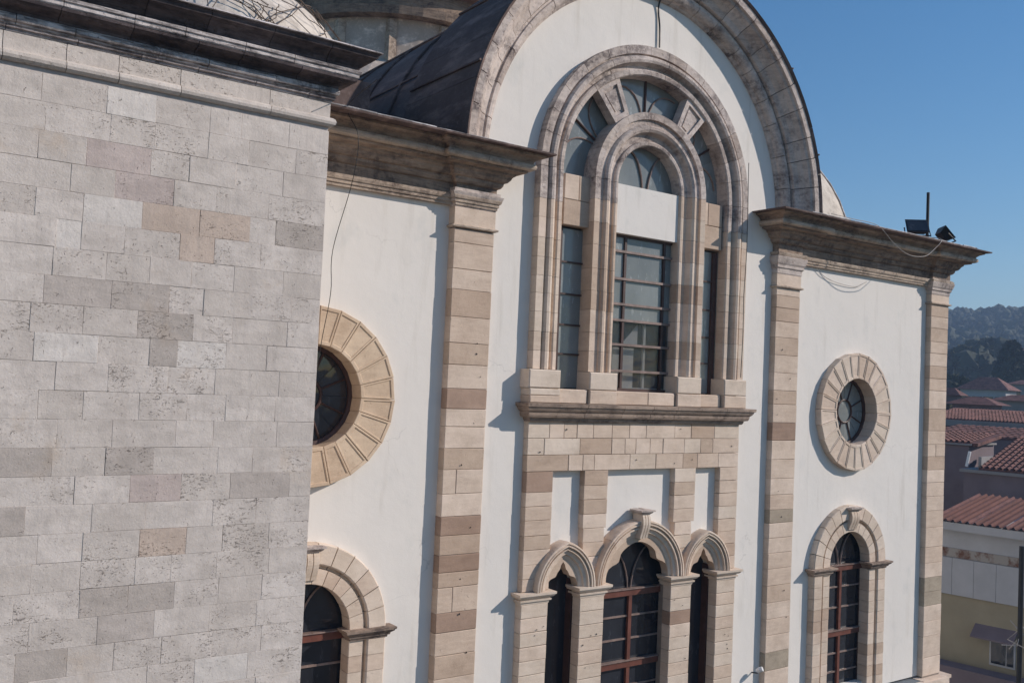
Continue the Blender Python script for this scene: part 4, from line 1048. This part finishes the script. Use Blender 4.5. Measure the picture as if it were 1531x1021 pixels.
def clump(b, c, r, rng, n=7, flat=0.8):
    """rough leafy lump: a jittered low sphere"""
    rows = 4; vv = [(c[0], c[1], c[2] + r * flat)]; ff = []
    for i in range(1, rows):
        for k in range(n):
            a = 2 * math.pi * (k + 0.5 * (i % 2)) / n; e = math.pi * i / rows; q_ = r * rng.uniform(0.72, 1.2)
            vv.append((c[0] + q_ * math.sin(e) * math.cos(a), c[1] + q_ * math.sin(e) * math.sin(a), c[2] + q_ * math.cos(e) * flat))
    vv.append((c[0], c[1], c[2] - r * flat)); L_ = len(vv) - 1
    for k in range(n): ff.append((0, 1 + k, 1 + (k + 1) % n))
    for i in range(rows - 2):
        for k in range(n): ff.append((1 + i * n + k, 1 + (i + 1) * n + k, 1 + (i + 1) * n + (k + 1) % n, 1 + i * n + (k + 1) % n))
    for k in range(n): ff.append((L_, 1 + (rows - 2) * n + (k + 1) % n, 1 + (rows - 2) * n + k))
    b.add(vv, ff)
rng = random.Random(3)
b = MB()
for k in range(7500):
    d = 215 + 640 * math.sqrt(rng.random()); az = R(rng.uniform(12, 34)); x, y = d * math.cos(az), d * math.sin(az)
    if noise.noise(Vector((x * 0.02, y * 0.02, 9))) + (d - 330) / 420 < -0.02: continue
    r_ = rng.uniform(1.3, 3.0) * (0.6 + d / 900); g0 = hill_h(x, y)
    for q_ in range(3):
        clump(b, (x + rng.uniform(-.8, .8) * r_, y + rng.uniform(-.8, .8) * r_, g0 + r_ * (0.3 + q_ * 0.55)), r_ * rng.uniform(.45, .85), rng, 5, rng.uniform(.8, 1.4))
b.build('hill_woodland', M['leaf'], zo=False, kind='stuff')

def foliage(b, c, rx, rz, n, size, rng, shape=lambda t: 1.0):
    for _ in range(n):
        t = rng.random(); a = rng.uniform(0, 6.283); q_ = math.sqrt(rng.random()) * shape(t) * rx
        p = Vector((c[0] + q_ * math.cos(a), c[1] + q_ * math.sin(a), c[2] + t * rz))
        u = Vector((rng.uniform(-1, 1), rng.uniform(-1, 1), rng.uniform(-1, 1))).normalized() * size * rng.uniform(.6, 1.3)
        w_ = u.cross(Vector((rng.uniform(-1, 1), rng.uniform(-1, 1), rng.uniform(-1, 1)))).normalized() * size * rng.uniform(.5, 1)
        b.add([tuple(p - u - w_), tuple(p + u - w_ * .4), tuple(p + u * .6 + w_), tuple(p - u * .7 + w_)], [(0, 1, 2, 3)])
def tree(name, base, h, rx, label, rng, shape, group=None, n=1400, size=0.35):
    t = empty(name, base, label, 'tree', group)
    b = MB(); b.tube([base, (base[0] + .1, base[1], base[2] + h * .45), (base[0], base[1], base[2] + h * .85)], [rx * .12, rx * .08, rx * .03], 7)
    for k in range(5):
        a = k * 1.3; b.tube([(base[0], base[1], base[2] + h * (.3 + .08 * k)), (base[0] + rx * .6 * math.cos(a), base[1] + rx * .6 * math.sin(a), base[2] + h * (.5 + .08 * k))], [rx * .05, rx * .02], 5)
    b.build('trunk', M['bark'], t, zo=False)
    b = MB(); foliage(b, (base[0], base[1], base[2] + h * .18), rx, h * .82, n, size, rng, shape)
    for k in range(14):
        tt = rng.uniform(.15, .85); a = rng.uniform(0, 6.28); q_ = rx * shape(tt) * .55
        clump(b, (base[0] + q_ * math.cos(a) * .8, base[1] + q_ * math.sin(a) * .8, base[2] + h * (.18 + .8 * tt)), rx * shape(tt) * .5, rng, 6, 1.0)
    b.build('crown', M['leaf'], t, zo=False)
egg = lambda t: math.sqrt(max(0.02, 1 - (2 * t - 0.9) ** 2 / 1.21))
p = at(1511, 600, 170)
tree('evergreen_tree', (p.x, p.y, hill_h(p.x, p.y)), 15.5, 2.6, 'tall dark round-topped evergreen standing beyond the far red-roofed house', rng, egg, size=0.5)
for i, (px, d, h, rx, lab) in enumerate(((1444, 215, 13, 7.5, 'wide olive-grey tree at the left foot of the hazy hill'), (1476, 235, 14, 8.0, 'broad hazy tree in the middle of the hillside gardens'), (1528, 190, 10, 4.0, 'small dark tree at the right edge of the view on the slope'), (1462, 150, 9.5, 4.0, 'low dark tree rising behind the hip roof ridge'), (1424, 140, 11, 4.5, 'dark tree half hidden by the church corner'))):
    p = at(px, 600, d); tree('hillside_tree', (p.x, p.y, hill_h(p.x, p.y)), h, rx, lab, rng, egg, 'trees on the lower hillside', 1300, 0.7)

U = Vector((0.148, -0.989, 0)); N_ = Vector((0.989, 0.148, 0))     # along the house fronts (to the right), and away from the church
def prism(name, p0, L_, D, z0, z1, mat, parent, d0=0.0):
    """box standing on plan point p0 (front left), running L_ along U and D back"""
    a = Vector((p0.x, p0.y, 0)) + N_ * d0; q_ = [a, a + U * L_, a + U * L_ + N_ * D, a + N_ * D]
    v = [(q.x, q.y, z0) for q in q_] + [(q.x, q.y, z1) for q in q_]
    return mk(name, v, [(3, 2, 1, 0), (4, 5, 6, 7), (0, 1, 5, 4), (1, 2, 6, 5), (2, 3, 7, 6), (3, 0, 4, 7)], mat, parent, zo=False)
def tiled(name, p0, L_, D, z0, z1, mat, parent, pitch=0.24, step=0.36, amp=0.06, stuff=True, d0=0.0):
    """one roof slope of barrel tiles rising away: every tile course is stepped"""
    a = Vector((p0.x, p0.y, 0)) + N_ * d0; n = int(L_ / pitch); rows = max(1, int(D / step)); b = MB()
    for k in range(n):
        for r_ in range(rows):
            t0, t1 = r_ / rows, (r_ + 1.12) / rows; v = []
            for t, lift in ((t0, 0.035), (t1, 0.0)):
                for j in range(5):
                    s_ = (k + j / 4 * 0.62 + .1) * pitch; hh = amp * math.sin(j / 4 * math.pi) + lift
                    q = a + U * s_ + N_ * (t * D); v.append((q.x, q.y, z0 + (z1 - z0) * t + hh))
            b.add(v, [(j, j + 1, j + 6, j + 5) for j in range(4)])
    q_ = [a, a + U * L_, a + U * L_ + N_ * D, a + N_ * D]; zz_ = [z0, z0, z1, z1]
    b.add([(q.x, q.y, z + 0.0) for q, z in zip(q_, zz_)] + [(q.x, q.y, z - 0.12) for q, z in zip(q_, zz_)], [(0, 1, 2, 3), (7, 6, 5, 4), (0, 4, 5, 1), (1, 5, 6, 2), (2, 6, 7, 3), (3, 7, 4, 0)])
    return b.build(name, mat, parent, zo=False, kind='stuff')

# nearest house: ochre wall, pale board band, ribbed orange roof
D1 = 30.0
e0 = at(1395, 776, D1); eR = at(1600, 790, D1); L1 = (eR - e0).dot(U)
h1 = empty('ochre_house', (e0.x, e0.y, 0), 'ochre-walled house with white upper band and ribbed orange roof right of the church corner', 'house')
zE = at(1470, 784, D1).z; zG = at(1470, 797, D1).z; zB1 = at(1470, 840, D1).z; zB0 = at(1470, 897, D1).z; zR = at(1470, 829, D1).z; zY = at(1470, 992, D1).z
prism('wall', e0, L1, 6, 0, zB0, M['w_yel'], h1)
prism('upper_wall', e0, L1, 6, zB0, zG, M['w_wht'], h1)
prism('gutter', e0, L1, 0.30, zG, zE - 0.02, M['w_wht'], h1, -0.28)
n1 = 6
for k in range(n1): prism('board_panel', e0 + U * (L1 * k / n1 + 0.004), L1 / n1 - 0.008, 0.05, zB0 + 0.02, zB1, M['w_wht'], h1, -0.08 + 0.002 * (k % 2))
prism('stained_band', e0, L1, 0.03, zB1 + 0.01, zR + 0.06, M['rust'], h1, -0.033)
prism('shadow_yard_wall', e0, L1, 0.6, 0, zY - 0.05, M['w_mau'], h1, -0.9)  # dark low wall added to stand for the shadowed yard
wl, wr = at(1480, 960, D1), at(1519, 960, D1); wz0, wz1 = at(1500, 997, D1).z, at(1500, 958, D1).z
f1 = prism('window', wl, (wr - wl).dot(U), 0.06, wz0, wz1, M['w_wht'], h1, -0.03)
prism('pane', wl + U * .05, (wr - wl).dot(U) * .55, 0.02, wz0 + .06, wz1 - .06, M['glass'], f1, -0.052)
prism('pane', wl + U * ((wr - wl).dot(U) * .55 + .09), (wr - wl).dot(U) * .45 - .14, 0.02, wz0 + .06, wz1 - .06, M['glass'], f1, -0.052)
al = at(1458, 945, D1); a_ = al + U * 0; aw = (at(1522, 945, D1) - al).dot(U)
b = MB(); q0 = Vector((al.x, al.y, 0)); za = wz1 + 0.22
pts = [q0, q0 + U * aw, q0 + U * aw - N_ * 0.40, q0 - N_ * 0.40]
zz_ = [za + .12, za + .12, za - .16, za - .16]
b.add([(q.x, q.y, z) for q, z in zip(pts, zz_)] + [(q.x, q.y, z - .04) for q, z in zip(pts, zz_)], [(0, 1, 2, 3), (7, 6, 5, 4), (0, 4, 5, 1), (1, 5, 6, 2), (2, 6, 7, 3), (3, 7, 4, 0)])
b.build('awning', M['w_mau'], h1, zo=False)
zT = at(1470, 741, D1 + 3.4).z
rib = 0.20; nr = int(L1 / rib)
a = Vector((e0.x, e0.y, 0)) - N_ * 0.32
for k in range(nr):
    v = []
    jz = jit(0.012)
    for t, z in ((0, zE), (1, zT)):
        for j, hh in ((0, 0), (.18, 0.006), (.30, 0.05), (.42, 0.065), (.54, 0.05), (.66, 0.006), (.99, 0)):
            q = a + U * ((k + j) * rib) + N_ * (t * 3.7); v.append((q.x, q.y, z + hh + jz))
    f = [(j, j + 1, j + 8, j + 7) for j in range(6)]
    mk('roof_rib', v, f, M['tile2'] if k % 5 else M['tile'], h1, zo=False)

# middle house: mauve walls, two levels of tiled roof
D2 = 36.0
m0 = at(1441, 703, D2); mR = at(1620, 712, D2); L2 = (mR - m0).dot(U)
h2 = empty('mauve_house', (m0.x, m0.y, 0), 'mauve-grey house with pale-edged clay tile roof behind the ochre house', 'house')
z2 = at(1490, 704, D2).z; z2t = at(1490, 651, D2 + 4.2).z
prism('wall', m0, L2, 4.2, 0, z2 - .12, M['w_mau'], h2)
prism('eave_slab', m0 - U * .1, L2, 4.3, z2 - .12, z2 - .02, M['w_gry'], h2, -.12)
tiled('roof_tiles', at(1463, 703, D2), L2, 4.0, z2 + .04, z2t, M['tile'], h2, 0.205, 0.30)
gq = at(1448, 703, D2); prism('parapet', gq + U * 0.28, 0.10, 4.0, z2, z2 + 0.42, M['w_gry'], h2, 0.1)
b = MB(); b.tube([tuple(at(1445, 697, D2)), tuple(at(1450, 675, D2))], 0.05, 6); b.build('flue', M['white'], h2, zo=False)
l0 = at(1385, 661, D2 + 2.2); L3 = (at(1449, 663, D2 + 2.2) - l0).dot(U); z3 = at(1430, 662, D2 + 2.2).z; z3t = at(1430, 646, D2 + 4.6).z
prism('side_wall', l0, L3, 2.5, 0, z3 - .06, M['w_mau'], h2); prism('eave_slab', l0, L3 + .1, 2.6, z3 - .06, z3, M['w_gry'], h2, -.1)
tiled('roof_tiles', l0, L3 + .3, 2.4, z3 + .03, z3t, M['tile'], h2, 0.205, 0.30)

# long low roof farther back
D3 = 52.0
k0 = at(1385, 627, D3); kR = at(1640, 636, D3); L4 = (kR - k0).dot(U); z4 = at(1470, 630, D3).z; z4t = at(1470, 613, D3 + 3.6).z
h3 = empty('long_house', (k0.x, k0.y, 0), 'long low house with one straight clay tile roof and grey fascia', 'house')
prism('wall', k0, L4, 4, 0, z4 - .3, M['w_mau'], h3); prism('fascia', k0, L4, 4.0, z4 - .3, z4, M['w_gry'], h3, -.3)
tiled('roof_tiles', k0, L4, 3.6, z4 + .03, z4t, M['tile'], h3, 0.165, 0.45, 0.055)
k5 = at(1385, 648, 46); L5 = (at(1640, 655, 46) - k5).dot(U); z5 = at(1470, 652, 46).z; z5t = at(1470, 637, 50).z
h5 = empty('dark_roof_house', (k5.x, k5.y, 0), 'narrow dark-roofed house wedged between the long roof and the mauve house', 'house')
prism('wall', k5, L5, 4, 0, z5 - .05, M['w_mau'], h5); tiled('roof_tiles', k5, L5, 3.6, z5, z5t, M['tile'], h5, 0.3, 0.6, 0.03)

def far_house(px, py, d, wpx, hpx, roofpx, label, mw, nwin=3, mr=None):
    """small hip-roofed house; px,py = left end of the eaves"""
    p0 = at(px, py, d); p1 = at(px + wpx, py, d); L_ = (p1 - p0).dot(U); ze = p0.z; zb = ze - hpx / F_PX * d * 1.15; zt = ze + roofpx / F_PX * d * 1.15
    gz = hill_h(p0.x, p0.y)
    if ze > gz + 11: zt += gz + 11 - ze; ze = gz + 11
    h = empty('hillside_house', (p0.x, p0.y, gz), label, 'house', 'houses below the hazy hill')
    Dp = L_ * 0.7
    prism('wall', p0, L_, Dp, min(zb, gz) - 1.5, ze, mw, h)
    a = Vector((p0.x, p0.y, 0)) - U * .4 - N_ * .4; Lx, Dx = L_ + .8, Dp + .8
    q_ = [a, a + U * Lx, a + U * Lx + N_ * Dx, a + N_ * Dx]; r0 = a + N_ * (Dx / 2) + U * (Dx * .45); r1 = a + N_ * (Dx / 2) + U * (Lx - Dx * .45)
    v = [(q.x, q.y, ze) for q in q_] + [(r0.x, r0.y, zt), (r1.x, r1.y, zt)]
    r_ = mk('roof', v, [(0, 1, 5, 4), (1, 2, 5), (2, 3, 4, 5), (3, 0, 4), (3, 2, 1, 0)], mr or M['tile'], h, zo=False)
    for k in range(nwin):
        w0 = p0 + U * (L_ * (k + .5) / nwin - .45)
        prism('window', w0, .9, .08, ze - 1.9, ze - .7, M['glass'], h, -.04)
far_house(1436, 577, 105, 68, 15, 15, 'low white house with broad red hip roof in the middle of the view', M['w_wht'], 4)
far_house(1405, 590, 80, 26, 12, 9, 'small red-roofed house at the church corner edge', M['w_mau'], 2)
far_house(1488, 598, 78, 60, 10, 7, 'flat pale house with low brown roof right of the hip-roofed one', M['w_gry'], 3)
far_house(1424, 603, 62, 60, 8, 9, 'brown-roofed house just above the long tile roof', M['w_mau'], 3)
far_house(1510, 574, 130, 40, 14, 5, 'pale flat-topped house at the right edge by the evergreen', M['w_gry'], 2)
far_house(1497, 524, 260, 60, 16, 4, 'long pale building high on the slope behind the evergreen', M['w_gry'], 5)
far_house(1425, 545, 210, 24, 9, 6, 'tiny pale house in the trees at the foot of the hill', M['w_gry'], 2)
far_house(1450, 520, 320, 34, 7, 5, 'faint low house on the mid slope left of the long building', M['w_gry'], 3)
# street lamp post
p = at(1526, 900, 26); p2 = at(1526, 816, 26)
sl = empty('lamp_post', (p.x, p.y, 0), 'dark upright street lamp post in front of the ochre house', 'lamp post')
b = MB(); b.tube([(p.x, p.y, 0), (p.x, p.y, 1.0), (p.x, p.y, p2.z)], [0.085, 0.06, 0.055], 10); b.build('pole', M['iron'], sl, zo=False)
b = MB(); b.tube([(p.x, p.y, 0), (p.x, p.y, 0.35)], 0.12, 10); b.build('base', M['iron'], sl, zo=False)
b = MB(); zz0 = at(1526, 950, 26).z
for k in range(5): b.tube([(p.x - .02, p.y, zz0 + .05 * k), (p.x + jit(.25), p.y + jit(.3), zz0 + jit(.3)), (p.x + jit(.3), p.y + jit(.35), zz0 - .25 + jit(.2))], 0.012, 5)
b.build('loose_fitting', M['cable_w'], sl, zo=False)

# ------------------------------------------------------------------ haze
hz = bpy.data.materials.new('air_haze'); hz.use_nodes = True; t = hz.node_tree; t.nodes.clear()
o_ = t.nodes.new('ShaderNodeOutputMaterial'); pv = t.nodes.new('ShaderNodeVolumePrincipled')
pv.inputs['Color'].default_value = (0.50, 0.70, 1.0, 1); pv.inputs['Density'].default_value = 0.0008; pv.inputs['Anisotropy'].default_value = 0.1
t.links.new(pv.outputs[0], o_.inputs['Volume'])
b = MB(); b.box(-60, 1020, -260, 900, -1.0, 118)
b.build('haze', hz, zo=False, kind='stuff')
